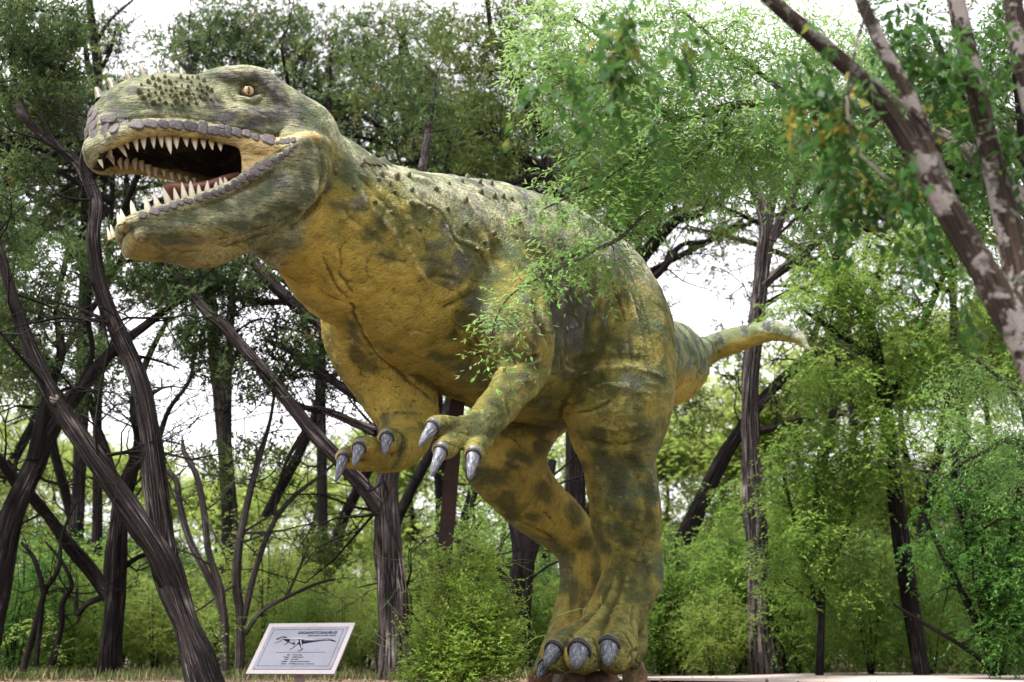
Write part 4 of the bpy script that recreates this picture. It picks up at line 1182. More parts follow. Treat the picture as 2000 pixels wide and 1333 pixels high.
# 1 twin stemmed juniper in front on the left
tree('juniper_tree', 'twin stemmed juniper with shaggy bark forking low, leaning left in front of the wood', 'tree',
     [[(412, 1352, 13.4, 41.0), (372, 1240, 13.5, 34.4), (336, 1140, 13.6, 31.2), (318, 1060, 13.7, 25.4), (304, 950, 13.8, 23.0), (290, 830, 13.9, 21.3), (268, 735, 14, 18.9), (228, 645, 14, 18.0), (196, 560, 14, 15.6), (182, 470, 14, 13.1), (184, 390, 14.1, 12.3), (150, 322, 14.2, 10.7), (110, 285, 14.3, 9.8), (50, 235, 14.4, 8.2), (10, 170, 14.5, 6.6), (-20, 90, 14.6, 4.9)],
      [(362, 1210, 13.6, 18.0), (330, 1128, 13.55, 25.4), (290, 1055, 13.5, 27.9), (240, 980, 13.5, 25.4), (172, 880, 13.5, 22.1), (112, 790, 13.5, 18.9), (62, 690, 13.5, 15.6), (28, 585, 13.5, 12.3), (2, 500, 13.5, 10.7), (-25, 410, 13.5, 9.0), (-50, 300, 13.5, 6.6)],
      [(186, 400, 14.1, 7.4), (160, 330, 14.0, 6.6), (172, 262, 13.9, 6.6), (176, 225, 13.9, 5.7)],
      [(150, 322, 14.2, 7.4), (200, 300, 14.6, 4.9), (250, 262, 15, 3.3)], [(50, 235, 14.4, 5.7), (20, 100, 14.6, 4.1), (60, 30, 15, 3.3), (110, 0, 15, 2.5)],
      [(110, 790, 13.5, 9.0), (150, 760, 13.7, 4.9), (200, 770, 13.9, 2.5)]],
     [(40, 60, 14.6, 70, 60, .7, 42), (90, 140, 14.8, 60, 45, .6, 34), (40, 210, 14.6, 55, 40, .6, 26), (110, 225, 14.8, 40, 28, .5, 16), (60, 330, 14.5, 60, 28, .5, 14), (20, 430, 14.2, 45, 40, .4, 14), (130, 60, 15, 40, 40, .5, 16)],
     leaf=JLEAF, dens=1.2, seed=1, sides=22, flute=.26, step=7, leaves=JL(sprigs=8, size=.17))
# sawn knots on its trunk
jun = [o for o in scn.objects if o.name.startswith('juniper_tree')][0]
T = NT('cut_wood'); kc = T.finish(T.mix(T.noise(T.pos(), 40, 3), (.055, .045, .036), (.12, .10, .082)), .85)
for px, py, y, r, dx in ((106, 779, 13.44, 10, (-.1, -1, .25)),):
    q = P(px, py, y); w = px_size(r, q)
    kv, kf, _, _ = tube_arrays([np.array([0, 0, -.14]), np.array([0, 0, -.05]), np.array([0, 0, .004]), np.array([0, 0, .010]), np.array([0, 0, .011])], [w * 1.3, w * 1.1, w, w * .8, .002], 11, .08, px)
    o = obj('knot', mesh_np('knot', kv, kf), kc, jun); o.matrix_world = frame_mat(q - np.array(jun.location), unit(dx), (0, 0, 1))
# 2 far left
tree('juniper_tree', 'dark leaning juniper cut by the left edge, thick trunk rising to the right', 'tree',
     [[(-40, 1300, 18, 44.2), (-8, 1130, 18, 40.8), (22, 1010, 18, 34.0), (60, 920, 18, 28.9), (100, 840, 18.2, 21.2), (150, 770, 18.5, 16.1), (215, 690, 18.8, 12.8), (280, 640, 19, 10.2), (350, 590, 19.2, 7.6), (420, 560, 19.5, 5.1)],
      [(70, 900, 18, 22.1), (78, 830, 18, 16.1), (98, 760, 18.2, 12.8), (120, 690, 18.4, 10.2), (110, 600, 18.6, 7.6), (130, 500, 18.8, 6.0)],
      [(40, 960, 18, 15.3), (0, 900, 17.8, 11.9), (-40, 860, 17.6, 9.3)], [(150, 770, 18.5, 10.2), (180, 690, 18.8, 6.8), (170, 600, 19, 5.1), (200, 520, 19.2, 4.2)],
      [(215, 690, 18.8, 7.6), (290, 700, 19.2, 4.2), (350, 720, 19.5, 2.5)]],
     [(60, 560, 18.4, 70, 60, .8, 36), (150, 500, 19, 70, 45, .8, 30), (40, 700, 18, 60, 60, .7, 30), (240, 560, 19.3, 60, 40, .8, 16), (330, 560, 19.3, 60, 35, .6, 16), (20, 470, 18.5, 40, 40, .7, 20), (110, 640, 18.6, 40, 40, .6, 12), (10, 620, 18, 40, 50, .6, 26)],
     leaf=JLEAF, bark=DBARK, seed=2, sides=18, flute=.24)
# 3 mid left
tree('juniper_tree', 'dark upright juniper with a long low limb crossing to the left, behind the twin stems', 'tree',
     [[(212, 1322, 20, 32), (218, 1240, 20, 25), (224, 1150, 20, 25), (228, 1060, 20, 24), (236, 990, 20, 20), (256, 920, 20, 15), (272, 860, 20.2, 12), (262, 790, 20.4, 9), (290, 700, 20.6, 7), (330, 620, 20.8, 5)],
      [(212, 1168, 20, 17), (180, 1118, 20, 16), (132, 1062, 19.8, 15), (88, 1000, 19.6, 14), (40, 945, 19.4, 13), (-10, 895, 19.2, 11)],
      [(234, 1000, 20, 14), (215, 900, 20, 11), (190, 830, 20.2, 9), (172, 770, 20.4, 7)], [(256, 920, 20, 11), (300, 880, 20.2, 8), (330, 800, 20.4, 6), (372, 740, 20.6, 5), (380, 670, 20.8, 4)],
      [(226, 1120, 20, 8), (280, 1085, 20.3, 6), (330, 1095, 20.6, 4)], [(205, 1165, 20, 9), (170, 1180, 20.2, 7), (150, 1200, 20.3, 6), (150, 1150, 20.4, 4)]],
     [(230, 760, 20.5, 80, 70, .8, 18), (330, 740, 20.6, 70, 80, .8, -60), (180, 640, 20.6, 80, 70, .8, -50), (180, 700, 20.4, 50, 50, .7, 18), (330, 660, 20.8, 50, 60, .8, 10), (100, 780, 20, 60, 40, .7, 18), (300, 560, 20.6, 50, 40, .8, 12)],
     leaf=JLEAF, bark=DBARK, seed=3, sides=18, flute=.22)
tree('young_tree', 'bunch of thin black bare stems low at the left edge', 'tree',
     [[(45, 1312, 19, 9), (78, 1190, 19, 9), (84, 1157, 19, 8), (68, 1095, 19, 6), (42, 1060, 19.1, 4)], [(71, 1300, 19, 8), (80, 1202, 19, 8), (86, 1160, 19, 7), (114, 1111, 19.1, 7), (122, 1043, 19.2, 5), (150, 980, 19.3, 3)], [(101, 1300, 19.3, 9), (120, 1225, 19.3, 8), (122, 1179, 19.3, 8), (140, 1144, 19.3, 6), (123, 1101, 19.3, 5), (90, 1060, 19.4, 3)]],
     [(110, 1010, 19.3, 40, 40, .5, -14), (60, 1050, 19.2, 40, 30, .5, -10), (90, 1240, 19.2, 60, 40, .5, 6)], leaf=YLEAF, leaves=BL(tw=.2), bark=DBARK, seed=4, sides=9, flute=.12, tw_r=.004)
# 5 pale stems behind the sign
tree('juniper_tree', 'smooth grey juniper forking low into slender stems right behind the sign', 'tree',
     [[(468, 1305, 19, 12.8), (470, 1210, 19, 12.0), (462, 1140, 19, 12.0), (468, 1060, 19, 11.2), (486, 970, 19.2, 8.8), (508, 890, 19.3, 7.2), (528, 820, 19.5, 4.8), (540, 740, 19.8, 3.2)],
      [(474, 1220, 19, 8.8), (500, 1110, 19, 8.0), (535, 1020, 19.2, 7.2), (580, 965, 19.3, 5.6), (632, 925, 19.4, 4.0), (680, 880, 19.6, 2.4)],
      [(478, 1240, 19, 6.4), (510, 1195, 19, 5.6), (565, 1165, 19.2, 4.8), (620, 1140, 19.3, 4.0), (655, 1132, 19.4, 2.4)], [(560, 1165, 19.2, 4.0), (585, 1110, 19.3, 3.2), (600, 1070, 19.4, 2.4)], [(535, 1020, 19.2, 4.8), (545, 950, 19.4, 3.2), (570, 900, 19.6, 2.4)]],
     [(540, 760, 19.8, 60, 60, .8, -30), (600, 860, 19.6, 60, 50, .8, -26), (500, 880, 19.6, 60, 60, .8, 10), (640, 1060, 19.8, 60, 60, .7, 16), (420, 920, 20, 50, 60, .7, 10)],
     leaf=JLEAFB, bark=GBARK, seed=5, sides=14, flute=.10)
tree('juniper_tree', 'two thin bare grey stems curving up left of the sign', 'tree',
     [[(440, 1310, 18, 12), (434, 1190, 18, 11), (408, 1130, 18, 10), (372, 1060, 18, 10), (352, 990, 18, 9), (344, 940, 18, 8), (322, 920, 18, 6), (300, 925, 18, 4)],
      [(438, 1220, 18, 10), (430, 1150, 18, 9), (408, 1080, 18, 9), (398, 1000, 18, 8), (384, 930, 18, 7), (362, 890, 18, 6), (356, 860, 18, 4)]],
     [(345, 840, 18.2, 40, 30, .4, -14), (310, 930, 18.2, 30, 30, .4, -12), (430, 1230, 18, 30, 30, .4, 4)], leaf=GLEAF, leaves=BL(), bark=GBARK, seed=6, sides=12, flute=.10)
# 7 the tree at the centre, with three long limbs reaching left
tree('juniper_tree', 'thick grey ragged juniper behind the statue chest with long limbs reaching up left', 'tree',
     [[(768, 1325, 19, 44), (768, 1240, 19, 36), (764, 1150, 19, 33), (760, 1050, 19, 30), (757, 960, 19, 27), (760, 890, 19, 24), (750, 830, 19, 20), (735, 790, 19, 17), (735, 730, 19.2, 14), (760, 600, 19.5, 12), (800, 450, 20, 10), (830, 300, 20.5, 8), (850, 150, 21, 6)],
      [(748, 1005, 19, 21), (720, 965, 18.9, 18), (660, 900, 18.8, 17), (600, 832, 18.7, 16), (545, 762, 18.6, 15), (488, 695, 18.5, 14), (440, 640, 18.5, 13), (395, 600, 18.5, 12), (350, 545, 18.5, 10), (310, 490, 18.5, 8), (270, 420, 18.6, 6)],
      [(742, 815, 19, 15), (700, 760, 19, 15), (655, 690, 19, 15), (630, 640, 19, 15), (570, 590, 19, 13), (525, 548, 19, 12), (495, 510, 19.1, 11), (480, 470, 19.2, 9), (420, 380, 19.4, 7)],
      [(738, 800, 19, 13), (680, 765, 19.1, 11), (620, 722, 19.2, 10), (570, 685, 19.3, 9), (530, 670, 19.4, 7)], [(570, 590, 19, 8), (500, 590, 19.2, 7), (445, 575, 19.3, 6), (400, 545, 19.4, 5), (370, 510, 19.5, 4)],
      [(736, 845, 19, 12), (700, 830, 19.1, 9), (640, 805, 19.2, 8), (590, 795, 19.3, 6), (550, 770, 19.4, 5)], [(600, 832, 18.7, 8), (560, 900, 18.9, 5), (540, 960, 19, 3)], [(655, 690, 19, 8), (645, 640, 19.2, 6), (660, 560, 19.4, 5)],
      [(765, 1150, 19.2, 18), (790, 1200, 19.3, 14), (802, 1290, 19.3, 12)]],
     [(600, 620, 19.2, 70, 70, .8, -170), (560, 720, 19.2, 90, 70, .8, -210), (640, 780, 19.2, 60, 50, .6, -110), (470, 640, 19, 80, 70, .8, -150), (590, 700, 19.4, 80, 80, .8, 40), (480, 560, 19.2, 70, 50, .8, 36), (410, 690, 19.4, 70, 60, .8, 26), (640, 610, 19.6, 50, 70, .8, 26), (680, 760, 19.6, 50, 50, .7, -40), (420, 760, 19.4, 70, 60, .8, -50), (360, 560, 18.8, 60, 50, .7, 26), (300, 480, 18.8, 60, 40, .7, 22), (430, 540, 19.2, 60, 35, .7, 18), (560, 530, 19.4, 50, 40, .6, 12), (620, 540, 19.4, 40, 40, .6, 16),
      (700, 700, 19.4, 40, 60, .6, 10), (820, 220, 20.5, 90, 80, 1.0, 30), (760, 120, 21, 90, 70, 1.0, 26), (480, 760, 19, 50, 50, .7, 8), (400, 660, 18.9, 40, 40, .6, 8)],
     leaf=JLEAF, bark=SBARK, twig=DBARK, seed=7, sides=24, flute=.24, step=6, tw_r=.008)
# 8 dark trunk seen between statue legs and shrub
tree('juniper_tree', 'short dark shaggy trunk low between the shrub and the statue legs', 'tree',
     [[(1000, 1315, 20, 40), (1005, 1220, 20, 34), (1018, 1130, 20, 32), (1022, 1070, 20, 26), (1000, 1000, 20, 16), (965, 960, 20, 12), (940, 900, 20.2, 9), (950, 800, 20.4, 7)], [(1018, 1130, 20, 18), (1060, 1000, 20.2, 12), (1080, 900, 20.4, 9)], [(1010, 1160, 20, 9), (950, 1090, 20, 7), (900, 1060, 20.2, 5), (850, 1040, 20.4, 3)]],
     [(900, 980, 20.4, 50, 60, .6, -24), (880, 1100, 20.4, 60, 40, .6, 8), (1000, 900, 21, 60, 60, .6, 10)], leaf=JLEAFB, leaves=JL(), bark=DBARK, seed=8, sides=16, flute=.28)
# 9 trunk behind the back, branching above it
tree('juniper_tree', 'juniper rising behind the statue back, its dark fork showing over the spine', 'tree',
     [[(1120, 1315, 22, 34), (1124, 1100, 22, 28), (1126, 880, 22, 24), (1110, 640, 22, 20), (1082, 420, 22, 17), (1068, 330, 22, 15), (1062, 280, 22, 12), (1030, 205, 22, 11), (1005, 160, 22, 11), (980, 105, 22, 10), (960, 60, 22, 7), (950, -20, 22, 5)],
      [(1066, 330, 22, 11), (1030, 312, 22, 9), (990, 290, 22, 8), (940, 262, 22, 6), (890, 240, 22, 4)], [(1072, 345, 22, 9), (1030, 350, 22, 7), (990, 362, 22, 5)], [(1005, 160, 22, 6), (1060, 125, 22.2, 5), (1110, 110, 22.4, 4)], [(1062, 280, 22, 9), (1075, 200, 22.2, 7), (1065, 80, 22.4, 5)]],
     [(940, 120, 22, 80, 60, .9, 40), (900, 230, 22, 80, 40, .8, 34), (1010, 60, 22.2, 90, 60, 1, 46), (960, 320, 22, 70, 22, .7, 18), (1090, 160, 22.4, 70, 60, .9, 26), (1150, 330, 22.6, 80, 70, .8, 30), (870, 60, 22.4, 60, 50, .8, 24), (1040, 245, 22, 40, 30, .6, 10)],
     leaf=JLEAFB, bark=DBARK, seed=9, sides=16, flute=.2)
# 10 leaning trunk on the right
tree('juniper_tree', 'brown juniper leaning hard to the right behind the statue tail', 'tree',
     [[(1290, 1330, 25, 26), (1312, 1160, 25, 25), (1345, 1040, 25, 24), (1395, 930, 25, 22), (1440, 850, 25, 18), (1500, 770, 25, 15), (1570, 705, 25, 13), (1640, 650, 25, 11), (1700, 600, 25.3, 8), (1760, 560, 25.6, 5)],
      [(1440, 850, 25, 10), (1500, 838, 24.8, 8), (1570, 820, 24.6, 6), (1650, 810, 24.5, 3)], [(1570, 705, 25, 9), (1600, 630, 25.2, 7), (1630, 560, 25.5, 5), (1690, 500, 25.8, 4)], [(1600, 680, 25, 8), (1680, 690, 25, 6), (1760, 650, 25, 4)]],
     [(1640, 560, 25.5, 90, 60, 1, 26), (1720, 620, 25.5, 70, 60, 1, 22), (1560, 780, 25, 70, 40, .8, 20), (1420, 700, 26, 80, 60, 1, 22), (1350, 800, 26, 60, 70, 1, 22), (1400, 980, 26, 70, 60, 1, 18)],
     leaf=JLEAFB, bark=DBARK, seed=10, sides=18, flute=.2)
# 11 straight trunk on the right
tree('juniper_tree', 'tall straight grey juniper trunk standing right behind the tail tip, forked high', 'tree',
     [[(1500, 1320, 21.5, 44), (1488, 1220, 21.5, 33), (1480, 1100, 21.5, 27), (1470, 960, 21.5, 24), (1466, 840, 21.5, 22), (1468, 740, 21.5, 21), (1480, 620, 21.5, 20), (1490, 520, 21.5, 19), (1498, 450, 21.5, 17), (1486, 400, 21.5, 13), (1468, 360, 21.5, 11), (1455, 290, 21.5, 9), (1440, 180, 21.6, 7)],
      [(1500, 440, 21.5, 13), (1515, 360, 21.5, 11), (1525, 300, 21.5, 9), (1545, 180, 21.6, 6)], [(1505, 470, 21.5, 12), (1530, 420, 21.4, 10), (1555, 370, 21.3, 9), (1575, 300, 21.2, 7), (1590, 200, 21.2, 5)],
      [(1490, 560, 21.5, 13), (1520, 530, 21.4, 11), (1560, 505, 21.3, 10), (1600, 470, 21.2, 8), (1650, 430, 21.1, 5)], [(1488, 600, 21.5, 8), (1530, 575, 21.6, 6), (1580, 560, 21.8, 4), (1640, 520, 22, 3)]],
     [(1500, 260, 21.6, 90, 80, .9, 34), (1600, 520, 21.4, 60, 60, .8, 12), (1400, 300, 22, 80, 80, .9, 20), (1620, 640, 21.8, 60, 40, .8, 12)],
     leaf=JLEAFB, bark=SBARK, twig=GBARK, seed=11, sides=24, flute=.22, step=6)
# 15 limbs behind the hip
tree('juniper_tree', 'dark crooked limbs rising behind the statue hip towards bright sky', 'tree',
     [[(1190, 1315, 24, 26), (1195, 900, 24, 22), (1208, 640, 24, 18), (1243, 526, 24, 16), (1285, 466, 24, 15), (1324, 428, 24, 13), (1370, 415, 24, 10), (1420, 370, 24.2, 7), (1450, 300, 24.4, 5)],
      [(1215, 620, 24, 12), (1258, 560, 24, 10), (1295, 525, 24, 9), (1330, 480, 24, 7), (1385, 470, 24, 5), (1450, 430, 24, 3)], [(1285, 466, 24, 10), (1290, 400, 24.2, 8), (1270, 320, 24.4, 6), (1230, 250, 24.6, 5)]],
     [(1260, 350, 24.4, 80, 60, .9, 30), (1180, 400, 24.6, 60, 40, .8, 22), (1340, 330, 24.4, 70, 50, .9, 26), (1400, 470, 24, 50, 40, .7, 9), (1270, 620, 25, 40, 40, .8, 8), (1260, 450, 24.2, 50, 40, .7, 14)],
     leaf=JLEAFB, bark=DBARK, seed=15, sides=14, flute=.18)
# upper left and upper centre junipers
tree('juniper_tree', 'slim dark juniper trunk rising over the statue snout at upper left', 'tree',
     [[(120, 1320, 25, 22), (150, 1000, 25, 20), (165, 700, 25, 18), (172, 420, 25, 16), (182, 250, 25, 13), (190, 150, 25, 12), (184, 80, 25, 11), (175, 10, 25, 8), (170, -60, 25, 6)],
      [(188, 165, 25, 9), (172, 130, 25, 7), (166, 80, 25, 5)], [(184, 90, 25, 6), (215, 40, 25.2, 4), (260, 0, 25.4, 3)], [(190, 150, 25, 6), (215, 100, 25.2, 5), (225, 60, 25.3, 4)], [(178, 330, 25, 8), (110, 380, 25, 6), (40, 400, 25, 4)]],
     [(140, 60, 25, 60, 60, .9, 26), (180, 200, 25, 60, 50, .9, 30), (235, 200, 25.2, 30, 20, .6, 8), (230, 70, 25.2, 30, 40, .6, 10), (80, 300, 25, 70, 60, .9, 34), (130, 420, 25, 70, 50, .9, 30), (20, 20, 25.5, 60, 50, 1, 30), (290, 60, 25.6, 40, 50, .7, -16), (100, 170, 25.4, 60, 60, 1, 24)],
     leaf=JLEAF, bark=DBARK, seed=17, sides=12, flute=.15)
tree('juniper_tree', 'broad juniper crown over the statue brow, with pale bare twigs', 'tree',
     [[(470, 1320, 26, 20), (440, 900, 26, 18), (400, 500, 26, 15), (385, 300, 26, 12), (372, 150, 26, 9), (400, 80, 26, 7), (430, 20, 26, 5)], [(385, 300, 26, 8), (450, 200, 26.2, 6), (520, 120, 26.4, 5), (560, 60, 26.6, 4)], [(400, 420, 26, 8), (500, 330, 26.2, 6), (600, 240, 26.4, 5), (680, 180, 26.5, 4)],
      [(372, 150, 26, 5), (345, 110, 26, 4), (340, 60, 26.2, 3)], [(600, 240, 26.4, 4), (640, 130, 26.6, 4), (660, 50, 26.8, 3)]],
     [(400, 80, 26, 60, 50, .9, 44), (470, 60, 26.2, 60, 40, .9, 40), (560, 90, 26.5, 70, 60, 1, 54), (640, 150, 26.6, 60, 60, 1, 44), (600, 220, 26.5, 50, 40, .9, 30), (690, 230, 26.6, 60, 50, 1, 38), (700, 90, 26.8, 70, 60, 1, 44), (360, 105, 26, 30, 40, .6, 14), (560, 30, 26.8, 70, 40, 1, 34), (310, 40, 26, 40, 40, .6, -20), (480, 130, 26.3, 50, 30, .8, 24)],
     leaf=JLEAF, bark=GBARK, seed=18, sides=12, flute=.15)
tree('juniper_tree', 'juniper crown above the statue neck, thin enough to let the sky through', 'tree',
     [[(880, 1320, 28, 20), (860, 900, 28, 17), (830, 500, 28, 14), (800, 280, 28, 11), (780, 150, 28, 8), (790, 50, 28, 6)], [(815, 380, 28, 8), (880, 280, 28, 6), (950, 220, 28, 4)], [(800, 280, 28, 7), (740, 200, 28, 5), (700, 120, 28, 4)]],
     [(780, 200, 28, 80, 60, 1, 40), (850, 130, 28, 70, 60, 1, 36), (760, 60, 28, 80, 50, 1, 34), (900, 290, 28, 80, 40, 1, 30), (700, 300, 28, 50, 40, 1, 18), (940, 200, 28, 60, 50, 1, 22)],
     leaf=JLEAFB, bark=DBARK, seed=19, sides=12, flute=.15)
# elm in front: slender limb entering from the right, light leaves over the statue back
elm_cl = [(1150, 60, 11.9, 110, 80, .7, 46), (1110, 180, 11.8, 70, 70, .5, 30), (1300, 90, 12, 140, 100, .8, 80), (1480, 100, 12.2, 120, 110, .8, 80), (1220, 230, 11.9, 110, 80, .6, 60), (1360, 260, 12, 140, 90, .7, 86), (1160, 330, 11.8, 80, 36, .4, 16), (1090, 410, 11.7, 70, 30, .3, 13), (1145, 500, 11.7, 80, 30, .3, 14),
          (1060, 545, 11.6, 40, 20, .2, 6), (985, 600, 11.6, 26, 22, .15, 4), (958, 660, 11.6, 16, 34, .1, 4), (1250, 370, 11.9, 90, 50, .5, 42), (1480, 290, 12.2, 110, 80, .7, 60), (1600, 330, 12.4, 90, 110, .8, 60), (1620, 150, 12.4, 110, 120, .8, 60), (1040, 80, 11.9, 50, 80, .5, 22), (1390, 380, 12.2, 60, 30, .5, 6), (1200, 450, 11.7, 50, 30, .3, 6), (1600, 430, 12.4, 50, 60, .6, 12)]
tree('elm_tree', 'light green elm reaching in from the right, its drooping branch hanging over the statue back', 'tree',
     [[(2230, 1380, 11.6, 46), (2210, 1000, 11.6, 40), (2140, 700, 11.7, 34), (2040, 450, 11.8, 28), (1880, 290, 11.9, 20), (1720, 225, 12, 14), (1560, 205, 12, 11), (1430, 206, 12, 9), (1335, 233, 12, 8), (1265, 205, 11.9, 7), (1205, 165, 11.9, 6), (1150, 168, 11.9, 5), (1105, 195, 11.9, 3)],
      [(1430, 206, 12, 7), (1400, 270, 12, 6), (1335, 330, 11.9, 6), (1285, 390, 11.8, 5), (1238, 440, 11.8, 5), (1200, 472, 11.7, 5), (1150, 492, 11.7, 4), (1095, 505, 11.7, 3)],
      [(1172, 485, 11.7, 3.5), (1110, 518, 11.65, 3), (1050, 545, 11.6, 2.6), (1000, 575, 11.6, 2.2), (972, 615, 11.6, 2), (960, 660, 11.6, 1.8), (950, 700, 11.6, 1.5)],
      [(1265, 205, 11.9, 5), (1215, 130, 11.9, 5), (1170, 70, 11.9, 4), (1110, 30, 11.9, 3)], [(1335, 233, 12, 5), (1250, 300, 11.9, 4), (1190, 345, 11.9, 3.5), (1130, 375, 11.8, 3), (1060, 410, 11.7, 2)],
      [(1560, 205, 12, 7), (1480, 140, 12, 6), (1400, 80, 12, 5), (1330, 20, 12, 4)], [(1720, 225, 12, 8), (1640, 320, 12.2, 6), (1580, 400, 12.3, 5), (1520, 460, 12.4, 3)], [(1720, 225, 12, 8), (1650, 120, 12.2, 6), (1560, 40, 12.3, 4)]],
     elm_cl, leaves=BL(twigs=4, nl=8, tw=.26, leaf=(.045, .080), width=.34, droop=.5), leaf=ELEAF, bark=TWIG, seed=20, sides=12, flute=.04, tw_r=.0028, maxr=.012, dens=1.6, side_twigs=0)
# lichen covered tree leaning across the upper right corner, very near
tree('hackberry_tree', 'blurred lichen spotted tree leaning across the upper right corner', 'tree',
     [[(2260, 1420, 6.6, 80.8), (2190, 1150, 6.6, 70.3), (2110, 900, 6.6, 56.2), (2050, 760, 6.6, 49.2), (2002, 672, 6.6, 42.2), (1955, 590, 6.6, 38.7), (1900, 492, 6.6, 33.4), (1842, 392, 6.6, 29.9), (1775, 275, 6.6, 25.5), (1705, 180, 6.6, 22.0), (1610, 90, 6.6, 19.3), (1505, 0, 6.6, 17.6), (1430, -70, 6.6, 15.8), (1330, -190, 6.6, 12), (1200, -320, 6.7, 9), (1080, -420, 6.8, 5)],
      [(1850, 400, 6.6, 26.4), (1818, 300, 6.6, 22.8), (1775, 190, 6.6, 20.2), (1725, 95, 6.6, 17.6), (1682, 0, 6.6, 14.9), (1660, -70, 6.6, 13.2), (1620, -220, 6.6, 10), (1600, -380, 6.7, 6)],
      [(2040, 740, 6.8, 42.2), (1998, 580, 6.9, 36.9), (1972, 450, 7, 33.4), (1935, 300, 7, 29.0), (1898, 140, 7, 25.5), (1866, 0, 7, 22.8), (1850, -80, 7, 21.1), (1820, -260, 7, 16), (1800, -440, 7.1, 9)],
      [(2100, 880, 6.7, 28), (2105, 740, 7.0, 30), (2090, 620, 7.2, 31.6), (2040, 330, 7.2, 28.1), (1992, 90, 7.2, 23.7), (1975, -40, 7.2, 21.1), (1960, -250, 7.3, 15), (1950, -420, 7.4, 8)],
      [(1700, 0, 6.2, 3.5), (1672, 90, 6.1, 3.5), (1655, 190, 6, 3.5), (1668, 280, 6, 3.1), (1710, 330, 6, 2.7), (1780, 392, 6, 2.1)], [(1655, 190, 6, 2.7), (1690, 150, 6.1, 3.1), (1790, 230, 6.2, 3.5), (1840, 300, 6.4, 3.5)],
      [(1245, -20, 6.2, 2.3), (1215, 60, 6.2, 2.1), (1205, 150, 6.2, 1.7), (1185, 220, 6.2, 1.4)], [(1300, -20, 6.4, 2.7), (1325, 70, 6.4, 2.3), (1345, 130, 6.4, 1.7), (1350, 160, 6.4, 1.4)]],
     [(1225, 60, 6.2, 26, 50, .12, 7), (1210, 130, 6.2, 24, 40, .12, 6), (1320, 70, 6.4, 24, 50, .12, 6), (1090, 150, 6.3, 26, 22, .10, 4), (1120, 215, 6.3, 24, 26, .1, 4), (1280, 250, 6.3, 14, 14, .08, 2), (1630, 230, 6.6, 60, 90, .3, 20), (1700, 330, 6.8, 70, 90, .3, 26), (1820, 120, 7, 70, 90, .4, 22), (1920, 180, 7.2, 60, 120, .4, 22), (1840, 420, 7.2, 60, 60, .3, 12), (1760, 60, 7, 60, 60, .3, 14), (1960, 330, 7.3, 40, 90, .3, 10), (1560, 160, 6.6, 40, 50, .2, 8), (1900, 560, 7.2, 30, 50, .2, 5)],
     leaves=BL(twigs=3, nl=6, tw=.16, leaf=(.065, .10), width=.50, droop=1.1), leaf=HLEAF, bark=LBARK, twig=TWIG, seed=21, sides=20, flute=.06, tw_r=.003, maxr=.008, dens=.75, side_twigs=0, base=(5.35, 6.6, -.05))
# ------------------------------------------------------------------ trees on the right, understorey, the wood behind
tree('leafy_tree', 'dark branched leafy tree right of the tail tip, leaves in hanging sprays', 'tree',
     [[(1800, 1320, 20, 22), (1760, 1050, 20, 20), (1730, 800, 20, 17), (1700, 640, 20, 14), (1640, 520, 20, 10), (1600, 420, 20, 7)], [(1730, 800, 20, 12), (1800, 640, 20, 9), (1850, 520, 20, 7), (1880, 420, 20, 5)], [(1710, 700, 20, 10), (1620, 640, 19.8, 8), (1560, 600, 19.6, 5)], [(1700, 640, 20, 8), (1720, 520, 20.2, 6), (1760, 440, 20.4, 4)]],
     [(1640, 540, 19.6, 80, 40, .7, 40), (1760, 480, 19.8, 90, 60, .8, 50), (1850, 600, 19.8, 80, 60, .8, 36), (1620, 730, 19.4, 80, 40, .7, 34), (1740, 700, 19.6, 90, 50, .7, 30), (1900, 720, 19.8, 80, 60, .8, 34), (1680, 830, 19.4, 80, 40, .7, 30), (1900, 450, 20, 70, 70, .8, 34), (1560, 600, 19.4, 60, 40, .6, 20), (1680, 600, 19.6, 80, 50, .7, 34), (1960, 560, 20, 60, 80, .8, 34), (1800, 820, 19.4, 90, 50, .7, 36), (1560, 860, 19.4, 60, 40, .6, 22), (1720, 900, 19.4, 90, 50, .7, 40), (1820, 700, 20, 80, 60, .7, 30)],
     leaves=BL(twigs=5, nl=10, tw=.34, leaf=(.07, .10), width=.36, droop=.5), leaf=GLEAF, dens=1.1, bark=DBARK, seed=30, sides=12, flute=.08, tw_r=.004)
tree('leafy_tree', 'dark leaved tree filling the upper right corner behind the lichen spotted stems', 'tree',
     [[(2140, 1330, 14, 40), (2100, 900, 14, 34), (2040, 600, 14, 26), (1960, 380, 14, 18), (1880, 200, 14, 12), (1820, 60, 14, 7)], [(2040, 600, 14, 14), (2000, 300, 14, 10), (1980, 100, 14, 7)], [(1960, 380, 14, 9), (1840, 320, 14, 6), (1740, 300, 14, 4)]],
     [(1760, 90, 14.2, 80, 80, .6, 40), (1860, 220, 14.2, 80, 80, .6, 46), (1950, 90, 14.2, 70, 80, .6, 40), (1780, 320, 14.2, 80, 60, .6, 34), (1930, 380, 14.2, 60, 70, .6, 30), (1700, 210, 14.2, 60, 60, .5, 22)],
     leaves=BL(twigs=4, nl=9, tw=.26, leaf=(.05, .075), width=.42, droop=.7), leaf=HLEAF, bark=DBARK, seed=34, sides=12, flute=.08, tw_r=.003, side_twigs=0)
